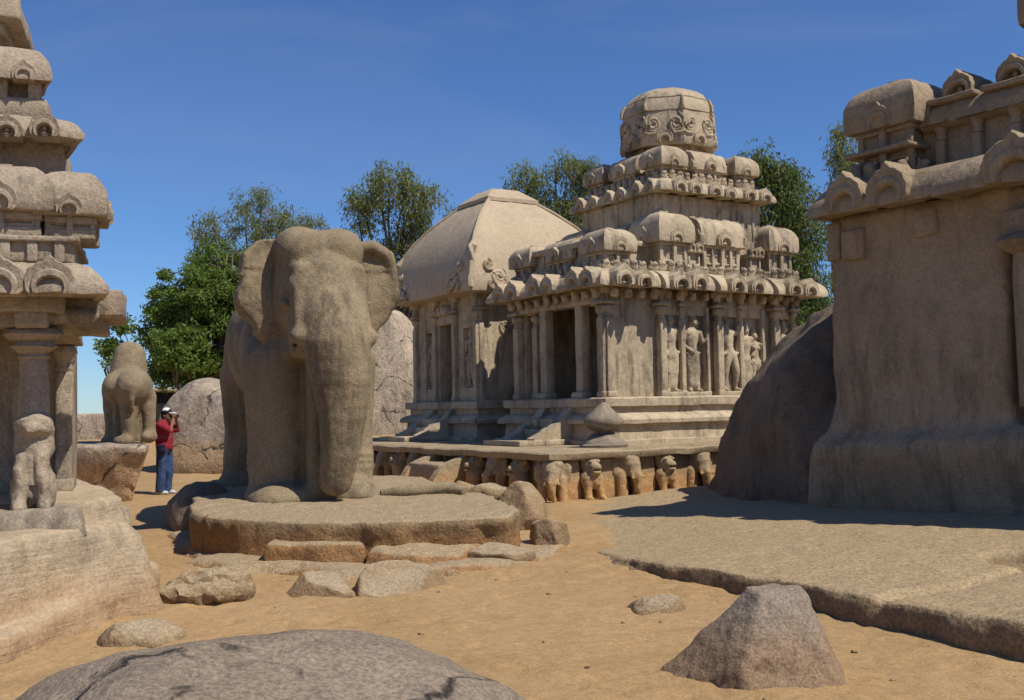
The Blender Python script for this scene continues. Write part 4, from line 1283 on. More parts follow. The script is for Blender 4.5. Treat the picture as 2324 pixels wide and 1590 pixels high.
# ------------------------------------------------------------------ elephant
def build_elephant():
    rt = empty('elephant_statue', (-2.52, 13.70, 0.50), 20, 'life-size carved granite elephant facing forward, trunk hanging to the plinth', 'statue')
    g = G((-1.35, -1.3, -0.12), (1.35, 4.1, 3.75), 0.042)
    f = g.ell((0, 2.15, 2.08), (0.98, 1.75, 1.0))
    f = smin(f, g.ell((0, 0.90, 1.90), (0.84, 0.72, 0.98)), 0.3)
    f = smin(f, g.ell((0, 3.15, 1.90), (0.86, 0.75, 0.98)), 0.3)
    # legs
    f = smin(f, g.chain([(-0.42, 0.62, 1.7), (-0.42, 0.54, 0.8), (-0.42, 0.48, 0.0)], [0.48, 0.425, 0.405]), 0.10)
    f = smin(f, g.chain([(0.46, 0.66, 1.7), (0.44, 0.60, 0.8), (0.43, 0.55, 0.0)], [0.44, 0.39, 0.38]), 0.10)
    f = smin(f, g.chain([(-0.55, 3.15, 1.6), (-0.57, 3.10, 0.8), (-0.60, 3.05, 0.0)], [0.43, 0.34, 0.36]), 0.12)
    f = smin(f, g.chain([(0.52, 3.15, 1.6), (0.53, 3.10, 0.8), (0.53, 3.05, 0.0)], [0.43, 0.34, 0.36]), 0.12)
    f = smin(f, g.ell((-0.44, 0.02, -0.06), (0.42, 0.34, 0.25)), 0.06)
    f = smin(f, g.ell((0.52, 0.08, -0.06), (0.32, 0.36, 0.28)), 0.06)
    for x, y in ((-0.44, 0.42), (0.45, 0.47), (-0.60, 3.0), (0.53, 3.0)):
        f = smin(f, g.ell((x, y, -0.02), (0.47, 0.48, 0.20)), 0.10)
    # head: two crown domes over a broad flat face with hard ridges down its sides
    hd = g.box((0.05, 0.30, 2.76), (0.53, 0.50, 0.70), 0.28)
    for sx in (-1, 1):
        hd = smin(hd, g.ell((0.05 + sx * 0.285, 0.22, 3.20), (0.31, 0.46, 0.31)), 0.10)
    hd = smin(hd, g.box((0.09, -0.03, 2.38), (0.47, 0.41, 0.62), 0.11), 0.04)
    hd = smin(hd, g.cap((0.05, 0.55, 2.6), (0.0, 1.0, 2.2), 0.62, 0.75), 0.25)
    hd = smin(hd, g.ell((0.09, -0.28, 2.72), (0.34, 0.20, 0.22)), 0.10)
    for sx in (-1, 1):
        hd = smin(hd, g.ell((0.09 + sx * 0.40, -0.31, 2.70), (0.12, 0.13, 0.15)), 0.035)     # brows
        hd = smin(hd, g.cap((0.10 + sx * 0.39, -0.36, 2.58), (0.12 + sx * 0.40, -0.44, 2.12), 0.085, 0.10), 0.035)
        hd = smin(hd, g.ell((0.13 + sx * 0.42, -0.42, 2.02), (0.14, 0.20, 0.14)), 0.035)      # tusk sockets
    # trunk
    tr = g.chain([(0.10, -0.16, 2.75), (0.12, -0.34, 2.35), (0.16, -0.48, 1.95), (0.20, -0.54, 1.50), (0.21, -0.54, 1.05), (0.18, -0.50, 0.60), (0.13, -0.44, 0.22)],
                 [0.38, 0.42, 0.43, 0.37, 0.305, 0.255, 0.205], fl=(1, 0.92, 1))
    hd = smin(hd, tr, 0.06)
    f = smin(f, hd, 0.08)
    # filled stone between trunk and legs, as left by the carvers
    f = smin(f, g.box((0.06, 0.25, 0.9), (0.22, 0.45, 0.95), 0.12), 0.10)
    # sockets for the missing tusks
    f = np.maximum(f, -g.cap((-0.40, -0.62, 1.86), (-0.30, -0.2, 1.98), 0.045, 0.04))
    # faint leg rings
    for zz in (0.34, 0.42, 0.50):
        for x, y, r in ((-0.42, 0.52, 0.425), (0.43, 0.56, 0.385)):
            ring = np.sqrt((np.sqrt((g.X - x) ** 2 + (g.Y - y) ** 2) - r) ** 2 + (g.Z - zz) ** 2) - 0.018
            f = smin(f, ring, 0.02)
    # chisel-cut folds across the trunk and carved almond eyes
    fr_ = (g.Y < -0.45) & (g.Z > 0.7) & (g.Z < 2.0)
    f = f + fr_ * 0.0025 * np.sin(g.Z * 42 + 0.5 * np.sin(g.X * 9)) * smooth(0.7, 1.0, g.Z) * (1 - smooth(1.7, 2.0, g.Z))
    for sx in (-1, 1):
        f = smin(f, g.ell((0.09 + sx * 0.53, -0.10, 2.48), (0.05, 0.11, 0.055)), 0.012)
        f = smax(f, -(g.cap((0.09 + sx * 0.60, -0.25, 2.58), (0.09 + sx * 0.60, 0.05, 2.60), 0.03) + 0.0), 0.02)
    f = np.maximum(f, -(g.Z + 0.06))
    ob('body', g.mesh(f, 'body', 'stone_elephant', 0.02, 2.2, 7), rt)
    # ears
    def ear(pts, mirror, fold):
        e = G((-0.86, -0.28, -0.84), (0.22, 0.30, 0.78), 0.026)
        d2 = e.poly(pts) + 0.035 * np.sin(e.Z * 9.0) * (e.X < -0.35) * (e.Z < 0.2)
        yb = 0.10 * e.X ** 2 * 2.2 - 0.09 * e.X + 0.045 * np.sin(e.Z * 5 + e.X * 4)
        thick = 0.085 + 0.02 * (e.Z > 0.3)
        d = smax(d2, np.abs(e.Y - yb) - thick, 0.025)
        if fold:
            rim = e.chain([(-0.05, -0.08, 0.60), (-0.30, -0.06, 0.63), (-0.50, 0.0, 0.52), (-0.60, 0.05, 0.25), (-0.62, 0.08, -0.02)], [0.07, 0.08, 0.085, 0.075, 0.06])
            d = smin(d, rim, 0.05)
        return e.mesh(d, 'ear', 'stone_elephant', 0.03, 4, 9)
    left = [(0.08, 0.68), (-0.10, 0.70), (-0.34, 0.66), (-0.50, 0.50), (-0.58, 0.20), (-0.60, -0.02), (-0.55, -0.18), (-0.45, -0.36), (-0.36, -0.52), (-0.22, -0.70), (-0.08, -0.76), (0.06, -0.55), (0.12, 0.0)]
    right = [(0.10, 0.62), (-0.10, 0.66), (-0.34, 0.62), (-0.54, 0.46), (-0.63, 0.15), (-0.66, -0.06), (-0.55, -0.20), (-0.50, -0.40), (-0.36, -0.56), (-0.20, -0.66), (-0.10, -0.74), (0.02, -0.6), (0.10, 0.0)]
    ob('ear', ear(left, False, False), rt, (-0.40, 0.36, 2.66), 16)
    er = ear(right, True, True)
    o = ob('ear', er, rt, (0.50, 0.32, 2.66), -6, scale=(-1, 1, 1))
    return rt
build_elephant()

# ------------------------------------------------------------------ polygonal rocks
def poly_rock(name, pts, ztop, zbot, h, mat, label=None, cat='rock', wear=0.06, ws=1.8, slope=(0, 0), taper=0.12, rnd=0.10, seed=0, kind=None, jag=0.08, extra=None, group=None):
    """rock slab: plan outline, gently sloping top, sides leaning out towards the ground"""
    P = np.array(pts, float)
    lo = (P[:, 0].min() - 0.45, P[:, 1].min() - 0.45, zbot - 0.1)
    hi = (P[:, 0].max() + 0.45, P[:, 1].max() + 0.45, ztop + 0.45)
    c = P.mean(0)
    g = G(lo, hi, h)
    d2 = poly_sd(g.X, g.Y, pts) - taper * (ztop - g.Z) * 0.9
    d2 = d2 + jag * g.noise(1.6, 3, seed) + 0.4 * jag * g.noise(5.5, 2, seed + 3)
    top = g.Z - ztop - slope[0] * (g.X - c[0]) - slope[1] * (g.Y - c[1])
    f = smax(d2, top, rnd)
    if extra:
        f = extra(g, f)
    f = np.maximum(f, -(g.Z - zbot))
    o = ob(name, g.mesh(f, name, mat, wear, ws, seed))
    if label:
        tag(o, label, cat, group)
    if kind:
        tag(o, kind=kind)
    return o

def round_rock(name, c, r, mat, label, h=None, cuts=(), wear=0.05, ws=2.0, seed=0, rz=0, rx=0, rnd=0.06, zcut=-0.15, cat='rock', bul=0.12, group=None, parent=None, facets=0):
    """boulder: ellipsoid faceted by planes (normal, distance along it from the centre)"""
    m = max(r)
    h = h or m / 26
    g = G((c[0] - m * 1.3, c[1] - m * 1.3, max(c[2] - m * 1.2, zcut - 0.05)), (c[0] + m * 1.3, c[1] + m * 1.3, c[2] + r[2] * 1.35), h)
    f = g.ell(c, r, rz, rx) + bul * m * g.noise(1.1 / m, 3, seed) + 0.03 * m * g.noise(5 / m, 2, seed + 4)
    rc = random.Random(seed * 7 + 1)
    auto = [((rc.uniform(-1, 1), rc.uniform(-1, 1), rc.uniform(0.0, 0.9)), rc.uniform(0.62, 0.86)) for _ in range(facets)]
    auto = [(n, d * math.sqrt(sum((a * b) ** 2 for a, b in zip(n, r))) / math.sqrt(sum(a * a for a in n))) for n, d in auto]
    for n, d in list(cuts) + auto:
        n = np.array(n, float); n /= np.linalg.norm(n)
        f = smax(f, (g.X - c[0]) * n[0] + (g.Y - c[1]) * n[1] + (g.Z - c[2]) * n[2] - d, rnd)
    f = np.maximum(f, -(g.Z - zcut))
    o = ob(name, g.mesh(f, name, mat, wear, ws, seed))
    if parent is None:
        tag(o, label, cat, group)
    return o

# elephant's plinth and the rough ledges round it
poly_rock('rock_plinth', [(-3.75, 12.25), (-3.45, 11.85), (-2.72, 11.32), (-1.95, 11.0), (-1.2, 11.0), (-0.45, 11.15), (0.02, 11.45), (0.05, 12.1), (-0.30, 13.6), (-0.7, 15.0), (-1.6, 17.2), (-4.6, 18.0), (-5.0, 16.4), (-4.3, 14.2)],
          0.47, -0.1, 0.055, 'rock_plinth', 'broad flat-topped granite plinth under the elephant with broken brown sides', 'rock', wear=0.03, ws=5.0, slope=(0, 0.012), taper=-0.04, rnd=0.018, seed=2, jag=0.10)
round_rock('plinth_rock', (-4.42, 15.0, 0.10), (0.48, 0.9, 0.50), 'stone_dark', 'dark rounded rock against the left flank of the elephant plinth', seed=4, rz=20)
poly_rock('rock_ledge', [(-4.55, 14.0), (-4.35, 13.3), (-3.9, 12.2), (-3.3, 11.2), (-2.9, 10.75), (-2.3, 10.6), (-1.6, 10.2), (-1.0, 10.1), (-0.5, 10.3), (0.1, 10.9), (0.5, 11.6), (0.3, 12.6), (-3.5, 14.2)],
          0.065, -0.2, 0.06, 'rock_plinth', 'low worn rock apron spreading round the elephant plinth', 'rock', wear=0.05, ws=1.7, taper=0.5, rnd=0.14, seed=7, jag=0.22)
poly_rock('rock_ledge', [(-2.62, 11.45), (-2.58, 10.98), (-2.0, 10.85), (-1.55, 10.86), (-1.52, 11.5)], 0.25, -0.05, 0.04, 'rock_plinth', 'flat cut stone step at the foot of the elephant plinth', 'rock', wear=0.03, ws=3, taper=0.1, rnd=0.05, seed=9, jag=0.06)
poly_rock('rock_ledge', [(-1.50, 11.5), (-1.47, 10.80), (-1.0, 10.62), (-0.6, 10.75), (-0.35, 11.4)], 0.20, -0.05, 0.04, 'rock_plinth', 'sloping chipped stone step beside the cut step under the elephant plinth', 'rock', wear=0.05, ws=3, taper=0.45, slope=(-0.08, 0.1), rnd=0.08, seed=10, jag=0.12)

# loose stones
round_rock('broken_block', (0.37, 11.95, 0.16), (0.27, 0.26, 0.28), 'stone_loose', 'dark upright broken block on the sand at the end of the elephant plinth', cuts=[((-0.3, -1, 0.05), 0.16), ((1, -0.5, 0.1), 0.17), ((0.1, 0.2, 1), 0.17), ((-1, -0.2, 0), 0.2)], seed=11, rnd=0.03, wear=0.03, ws=6, facets=7)
round_rock('flat_stone', (-0.20, 11.02, 0.06), (0.40, 0.26, 0.16), 'stone_loose', 'pale flat broken stone lying under the right end of the elephant plinth', cuts=[((0.05, -0.3, 1), 0.09), ((-0.4, -1, -0.3), 0.15)], seed=12, rnd=0.02, wear=0.035, ws=6, facets=7)
round_rock('rubble_stone', (-0.35, 14.2, 0.46), (0.32, 0.28, 0.17), 'stone_loose', 'grey flattish rubble stone on the elephant plinth beside the step block', seed=13, cuts=[((0, -0.3, 1), 0.12), ((-0.5, -1, 0.2), 0.18)], zcut=0.2, wear=0.03, ws=5, facets=7)
round_rock('rubble_stone', (0.12, 13.9, 0.26), (0.42, 0.34, 0.38), 'stone_loose', 'large grey angular rubble stone leaning at the platform corner', seed=14, cuts=[((0.5, -0.6, 0.5), 0.24), ((-0.6, -0.7, 0.5), 0.2), ((0.9, -0.1, 0.1), 0.28)], wear=0.03, ws=5, rnd=0.04, facets=7)
round_rock('rubble_stone', (-0.72, 14.6, 0.47), (0.24, 0.22, 0.15), 'stone_loose', 'small grey rubble stone at the foot of the swept step block', seed=15, cuts=[((0.3, -0.6, 0.6), 0.1)], zcut=0.2, wear=0.03, ws=5, facets=7)
round_rock('rough_stone', (-2.72, 9.25, 0.06), (0.43, 0.32, 0.22), 'stone_loose', 'rough pitted brown stone half buried in the sand', seed=16, wear=0.06, ws=9, cuts=[((-0.1, -0.4, 1), 0.17)], facets=3)
round_rock('angular_stone', (-1.72, 9.38, 0.02), (0.36, 0.26, 0.20), 'stone_loose', 'angular wedge-shaped brown stone, flat top tilted, on the sand', seed=17, rnd=0.015, wear=0.02, ws=6, bul=0.06, cuts=[((0.25, -0.25, 1), 0.12), ((-0.2, -1, 0.15), 0.15), ((-0.8, -0.5, 0.6), 0.2)], facets=7)
round_rock('angular_stone', (-1.12, 9.62, 0.0), (0.52, 0.42, 0.26), 'stone_loose', 'broad pale sloping stone touching the wedge-shaped stone', seed=18, rnd=0.03, wear=0.03, ws=4, bul=0.08, cuts=[((0.15, -0.5, 1), 0.14), ((-1, -0.3, 0.25), 0.33)], facets=7)
round_rock('flat_stone', (1.12, 8.42, 0.0), (0.33, 0.17, 0.12), 'stone_loose', 'pale boat-shaped stone lying alone on the sand', seed=19, wear=0.025, ws=6, facets=7)
round_rock('small_stone', (-0.62, 10.2, 0.01), (0.13, 0.1, 0.08), 'stone_loose', 'small brown stone between the stone step and the open sand', seed=20, wear=0.02, ws=8, facets=7)
round_rock('sunken_stone', (-2.72, 7.75, -0.03), (0.34, 0.28, 0.14), 'stone_loose', 'low brown stone sunk in sand behind the smooth foreground boulder', seed=26, wear=0.03, ws=6)

def pyramid_stone():
    g = G((0.6, 5.6, -0.12), (2.2, 7.4, 0.72), 0.02)
    c = (1.46, 6.45)
    f = g.plane((-0.62, -0.35, 0.62), (1.46, 6.40, 0.57))
    for n, p in (((0.15, -0.75, 0.55), (1.54, 6.38, 0.57)), ((0.98, -0.22, 0.50), (1.66, 6.4, 0.54)), ((0.2, 0.9, 0.5), (1.5, 6.5, 0.57)), ((-0.5, 0.6, 0.6), (1.47, 6.45, 0.57)), ((0.1, 0, 1), (1.52, 6.4, 0.495))):
        f = smax(f, g.plane(n, p), 0.02)
    f = smax(f, np.sqrt(((g.X - 1.40) / 0.62) ** 2 + ((g.Y - 6.55) / 0.62) ** 2) * 0.6 - 0.6, 0.05)
    for n, p in (((-0.75, -0.62, 0.25), (1.02, 6.25, 0.1)), ((0.55, -0.8, 0.2), (1.78, 6.1, 0.15)), ((-0.25, -0.75, 0.75), (1.40, 6.22, 0.42)), ((0.6, -0.5, 0.75), (1.70, 6.3, 0.42))):
        f = smax(f, g.plane(n, p), 0.012)
    f = f + 0.04 * g.noise(2.2, 3, 5) + 0.016 * g.noise(7, 3, 6)
    f = smax(f, g.plane((0.35, -0.8, 0.28), (1.62, 6.02, 0.12)), 0.02)
    f = np.maximum(f, -g.ell((1.44, 6.02, 0.16), (0.13, 0.05, 0.05), 0, 0, 35))
    f = np.maximum(f, -(g.Z + 0.1))
    return tag(ob('boulder', g.mesh(f, 'boulder', 'stone_pyramid', 0.018, 12, 5)), 'pyramid-shaped grey-brown boulder with a pale scar, alone on the sand', 'boulder')
pyramid_stone()
round_rock('boulder', (-1.14, 4.55, -0.22), (1.50, 1.45, 0.87), 'boulder_grey', 'smooth grey speckled boulder with a domed top, cracked, low in the sand', h=0.034, seed=31, bul=0.035, wear=0.02, ws=5, zcut=-0.2, rz=-10, cat='boulder', rnd=0.02, cuts=[((0.15, -0.2, 1), 0.80), ((-0.5, -0.3, 1), 0.96), ((0.6, -0.25, 1), 0.99), ((0.35, -0.7, 1), 1.02), ((-0.2, 0.5, 1), 0.92)])
round_rock('boulder', (-7.75, 27.9, 0.95), (1.62, 1.5, 1.62), 'boulder_back', 'rounded grey boulder with an ochre base behind the red-shirted person', seed=32, bul=0.10, wear=0.06, ws=1.2, cuts=[((-0.25, -1, 0.15), 0.9), ((0.5, -0.3, 1), 1.35)], rnd=0.4, cat='boulder')
round_rock('boulder', (-4.35, 37.0, 2.2), (2.15, 2.0, 2.85), 'boulder_tall', 'tall pale cracked boulder standing behind the elephant', seed=33, bul=0.08, wear=0.06, ws=1.0, cuts=[((0.1, -1, 0.12), 1.2), ((1, -0.3, 0.35), 1.5)], zcut=0.2, rnd=0.35, cat='boulder')

def rock_mass():
    g = G((2.5, 13.9, -0.3), (8.4, 19.6, 3.9), 0.085)
    d2 = g.poly([(3.15, -0.6), (3.40, 0.25), (3.68, 1.30), (3.86, 1.92), (4.22, 2.38), (4.7, 2.86), (5.15, 3.15), (6.4, 3.35), (8.2, 3.2), (8.2, -0.6)])
    f = smax(d2, g.plane((-0.15, -0.93, 0.42), (4.2, 14.95, 1.0)), 0.10)
    f = smax(f, g.plane((-0.62, -0.45, 0.55), (4.15, 15.6, 2.25)), 0.06)
    f = smax(f, g.plane((-0.85, -0.48, 0.10), (3.45, 15.9, 0.8)), 0.06)
    f = smax(f, g.plane((0, 1, 0.3), (4, 18.6, 1)), 0.4)
    f = f + 0.16 * g.noise(0.7, 3, 4) + 0.09 * g.noise(2.4, 3, 8)
    f = smin(f, g.ell((5.0, 14.9, 0.9), (0.8, 0.45, 0.75), 30), 0.2)
    f = np.maximum(f, -(g.Z + 0.25))
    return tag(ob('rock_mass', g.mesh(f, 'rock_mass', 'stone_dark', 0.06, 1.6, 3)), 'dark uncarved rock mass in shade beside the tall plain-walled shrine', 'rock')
rock_mass()

def stone_stub():
    # worn round coping stone left lying on the plinth
    pts = [(-1.28, 13.95, 0.53), (-1.05, 14.05, 0.545), (-0.82, 13.98, 0.545), (-0.66, 13.78, 0.53)]
    mb = MB().tube([(-1.75, 13.9, 0.50)] + pts, [0.05, 0.085, 0.09, 0.085, 0.05], 10)
    tag(ob('stone_fragment', mb.mesh('stone_fragment', 'stone_elephant', 0.03, 8, 3)), 'long curved stone fragment lying on the plinth by the elephant foot', 'stone')
stone_stub()
# ------------------------------------------------------------------ left shrine (seen at the frame edge)
def build_left_shrine():
    m = 'stone_left'
    rt = empty('rock_cut_shrine', (-3.10, 8.0, 0), 19, 'weathered multi-tiered granite shrine with a lion-based pillar and porch', 'temple')
    # walls of the porch
    ob('wall', MB().box((-2.4, 2.6, 1.6), (4.1, 0.7, 1.9), 0.03, 0.3).mesh('wall', m, 0.02, 4), rt)
    ob('ceiling_slab', MB().box((-2.15, 1.8, 2.50), (3.7, 2.9, 0.16), 0.02, 0.3).mesh('ceiling_slab', m, 0.015, 4), rt)
    ob('beam', MB().box((-2.2, 0.66, 2.38), (3.5, 0.30, 0.14), 0.02, 0.25).mesh('beam', m, 0.014, 5), rt)
    pilaster(rt, -0.42, 2.20, 0.90, 2.45, 0.15, m, 0)
    pilaster(rt, -1.3, 2.22, 0.90, 2.45, 0.15, m, 0)
    ob('beam', MB().box((-0.40, 1.45, 2.37), (0.26, 1.5, 0.16), 0.02, 0.25).mesh('beam', m, 0.014, 5), rt)
    # lion pillar: a worn seated lion whose back runs up into the shaft
    g = G((-0.30, -0.36, -0.04), (0.30, 0.30, 0.86), 0.018)
    f = g.ell((0, 0.02, 0.52), (0.165, 0.16, 0.20))
    f = smin(f, g.ell((0, -0.03, 0.70), (0.165, 0.15, 0.135)), 0.03)
    f = smin(f, g.ell((0, -0.16, 0.66), (0.09, 0.07, 0.055)), 0.04)
    f = smin(f, g.ell((0, 0.05, 0.22), (0.155, 0.17, 0.24)), 0.04)
    for s in (-1, 1):
        f = smin(f, g.cap((s * 0.085, -0.08, 0.44), (s * 0.105, -0.13, 0.02), 0.062, 0.06), 0.025)
        f = smin(f, g.ell((s * 0.11, -0.17, 0.03), (0.065, 0.09, 0.05)), 0.03)
        f = smin(f, g.ell((s * 0.135, 0.06, 0.14), (0.07, 0.15, 0.15)), 0.04)
    f = smin(f, g.box((0, 0.05, 0.76), (0.115, 0.11, 0.12), 0.03), 0.04)
    f = np.maximum(f, -g.ell((0, -0.17, 0.17), (0.045, 0.09, 0.11)))
    col = ob('pillar', MB().box((0.02, 0.02, -0.02), (0.78, 0.74, 0.22), 0.03, 0.12, taper=(0.82, 0.82)).mesh('pillar', m, 0.035, 5), rt, (-0.54, 0.65, 0.80))
    ob('lion_base', g.mesh(f, 'lion_base', m, 0.05, 6, 4), col, (0, 0, 0.075), scale=(0.85, 0.95, 0.95))
    ob('tail', MB().tube([(-0.22, 0.12, 0.05), (-0.33, 0.08, 0.08), (-0.36, 0.05, 0.2), (-0.35, 0.04, 0.36)], [0.04, 0.035, 0.03, 0.02], 8).mesh('tail', m, 0.01, 8), col)
    ob('shaft', MB().lathe((0, 0, 0.72), [(0.125, -0.45), (0.125, 0), (0.118, 0.3), (0.108, 0.56)], 8, rot=R(22.5)).mesh('shaft', m, 0.012, 7, sharp=30), col)
    ob('capital', MB().lathe((0, 0, 1.26), [(0.112, 0), (0.125, 0.02), (0.11, 0.04), (0.15, 0.075), (0.185, 0.10), (0.15, 0.125), (0.14, 0.14), (0.20, 0.165), (0.225, 0.20), (0.20, 0.235), (0.15, 0.25)], 20).mesh('capital', m, 0.014, 6), col)
    ob('bracket', MB().box((0, 0, 1.565), (0.24, 0.5, 0.13), 0.02, 0.2).box((0, 0.04, 1.60), (0.92, 0.30, 0.14), 0.06, 0.2, taper=(1.1, 1)).mesh('bracket', m, 0.016, 6), col)
    # first cornice
    ar = [(x, -0.02, 0) for x in (-0.37, -0.73, -1.1, -1.5)]
    wavy_kapota(rt, [(-4.0, 0.35), (-0.36, 0.35), (-0.5, 1.4), (-1.2, 3.2), (-4.0, 3.2)], 0.35, 2.55, 0.26, m, ar, 0.175, 71, 0.3)
    ob('uncarved_block', MB().box((-0.12, 1.10, 2.52), (0.50, 0.9, 0.22), 0.02, 0.12).box((-0.16, 1.12, 2.37), (0.30, 0.75, 0.14), 0.03, 0.15).mesh('uncarved_block', m, 0.035, 5), rt)
    # frieze with blind posts
    fz = ob('frieze', MB().box((-2.05, 0.80, 2.88), (3.66, 1.2, 0.20), 0.02, 0.2).box((-2.05, 0.80, 2.965), (3.74, 1.3, 0.05), 0.012, 0.2).mesh('frieze', m, 0.014, 6), rt)
    for i in range(9):
        ob('frieze_post', cached('lpost', lambda: MB().box((0, 0, 0), (0.075, 0.05, 0.17), 0.01, 0.2).mesh('frieze_post', m, 0.008)), fz, (-0.32 - 0.19 * i, 0.19, 2.87))
    pavilion(rt, 'kuta', -0.74, 0.46, 0.68, 0.60, 2.98, 3.17, 3.55, m)
    pavilion(rt, 'kuta', -0.25, 0.50, 0.44, 0.56, 2.98, 3.16, 3.53, m)
    pavilion(rt, 'shala', -1.58, 0.46, 0.9, 0.58, 2.98, 3.17, 3.55, m)
    # second storey: recessed dark neck, cornice, frieze, roof
    ob('upper_wall', MB().box((-2.15, 1.35, 3.5), (3.62, 1.1, 0.85), 0.02, 0.25).mesh('upper_wall', m, 0.015, 5), rt)
    for x in (-0.58, -1.05, -1.6):
        pilaster(rt, x, 0.84, 3.30, 3.86, 0.10, m)
    ar = [(x, 0.40, 0) for x in (-0.45, -0.72, -1.05, -1.4)]
    wavy_kapota(rt, [(-4.0, 0.74), (-0.50, 0.74), (-0.70, 1.5), (-1.5, 3.1), (-4.0, 3.1)], 0.27, 3.84, 0.20, m, ar, 0.115, 72, 0.24)
    ob('frieze', MB().box((-2.20, 1.2, 4.11), (3.5, 1.0, 0.19), 0.03, 0.2).mesh('frieze', m, 0.03, 7), rt)
    for x in (-0.55, -0.80, -1.05, -1.3):
        ob('post', cached('lpost2', lambda: MB().box((0, 0, 0), (0.10, 0.10, 0.2), 0.012, 0.2).mesh('post', m, 0.01)), rt, (x, 0.76, 4.27))
    ob('upper_wall', MB().box((-2.30, 1.4, 4.3), (3.4, 1.1, 0.3), 0.02, 0.25).mesh('upper_wall', m, 0.015, 5), rt)
    ar = [(x, 0.60, 0) for x in (-0.62, -1.1)]
    wavy_kapota(rt, [(-4.0, 0.76), (-0.60, 0.76), (-0.8, 1.5), (-1.5, 3.0), (-4.0, 3.0)], 0.15, 4.34, 0.27, m, ar, 0.085, 73, 0.2)
    ob('upper_wall', MB().box((-2.56, 1.65, 4.75), (3.4, 1.1, 0.5), 0.02, 0.25).mesh('upper_wall', m, 0.015, 5), rt)
    ob('cornice', MB().box((-2.35, 1.55, 5.06), (3.36, 1.25, 0.30), 0.03, 0.15, taper=(0.97, 0.9)).box((-2.40, 1.55, 4.88), (3.20, 1.05, 0.10), 0.02, 0.2).mesh('cornice', m, 0.03, 5), rt)
    ob('upper_wall', MB().box((-2.75, 1.8, 5.35), (3.0, 1.0, 0.9), 0.05, 0.25).mesh('upper_wall', m, 0.03, 4), rt)
build_left_shrine()

def left_rock():
    A = [(-7.5, 7.5), (-3.70, 7.45), (-3.30, 8.2), (-3.20, 8.7), (-3.40, 9.5), (-3.95, 10.6), (-4.9, 12.2), (-5.8, 13.2), (-7.5, 13.2)]
    Bp = [(-7.5, 6.3), (-3.62, 6.85), (-3.42, 7.2), (-3.34, 7.6), (-3.28, 8.05), (-3.12, 8.5), (-3.15, 9.2), (-3.45, 9.9), (-4.4, 11.2), (-7.5, 11)]
    g = G((-6.2, 5.9, -0.2), (-2.4, 13.7, 1.25), 0.062)
    da = poly_sd(g.X, g.Y, A) - 0.05 * (0.72 - g.Z) + 0.07 * g.noise(1.5, 3, 3)
    f = smax(da, g.Z - 0.73, 0.035)
    f = smin(f, smax(poly_sd(g.X, g.Y, [(-7.5, 8.75), (-4.2, 8.72), (-3.42, 8.6), (-3.42, 9.3), (-3.75, 10.0), (-4.9, 12.0), (-7.5, 12)]) + 0.05 * g.noise(2.2, 2, 9), g.Z - 0.90, 0.03), 0.02)
    db = poly_sd(g.X, g.Y, Bp) - 0.10 * (0.2 - g.Z) + 0.13 * g.noise(1.9, 3, 6)
    fb = smax(db, g.Z - 0.20 - 0.05 * (g.Y - 8) - 0.05 * g.noise(1.2, 2, 12), 0.04)
    f = smin(f, fb, 0.07)
    # vertical gouge and buttress at the right end
    f = smin(f, g.cap((-3.22, 8.75, 0.55), (-3.10, 8.75, 0.0), 0.14, 0.22), 0.10)
    f = np.maximum(f, -g.cap((-3.24, 8.28, 0.75), (-3.02, 8.18, 0.25), 0.07, 0.05))
    f = np.maximum(f, -(g.Z + 0.15))
    return tag(ob('rock_footing', g.mesh(f, 'rock_footing', 'rock_chiselled', 0.04, 3.0, 5)), 'chisel-marked pale rock base under the lion-pillar shrine', 'rock')
left_rock()

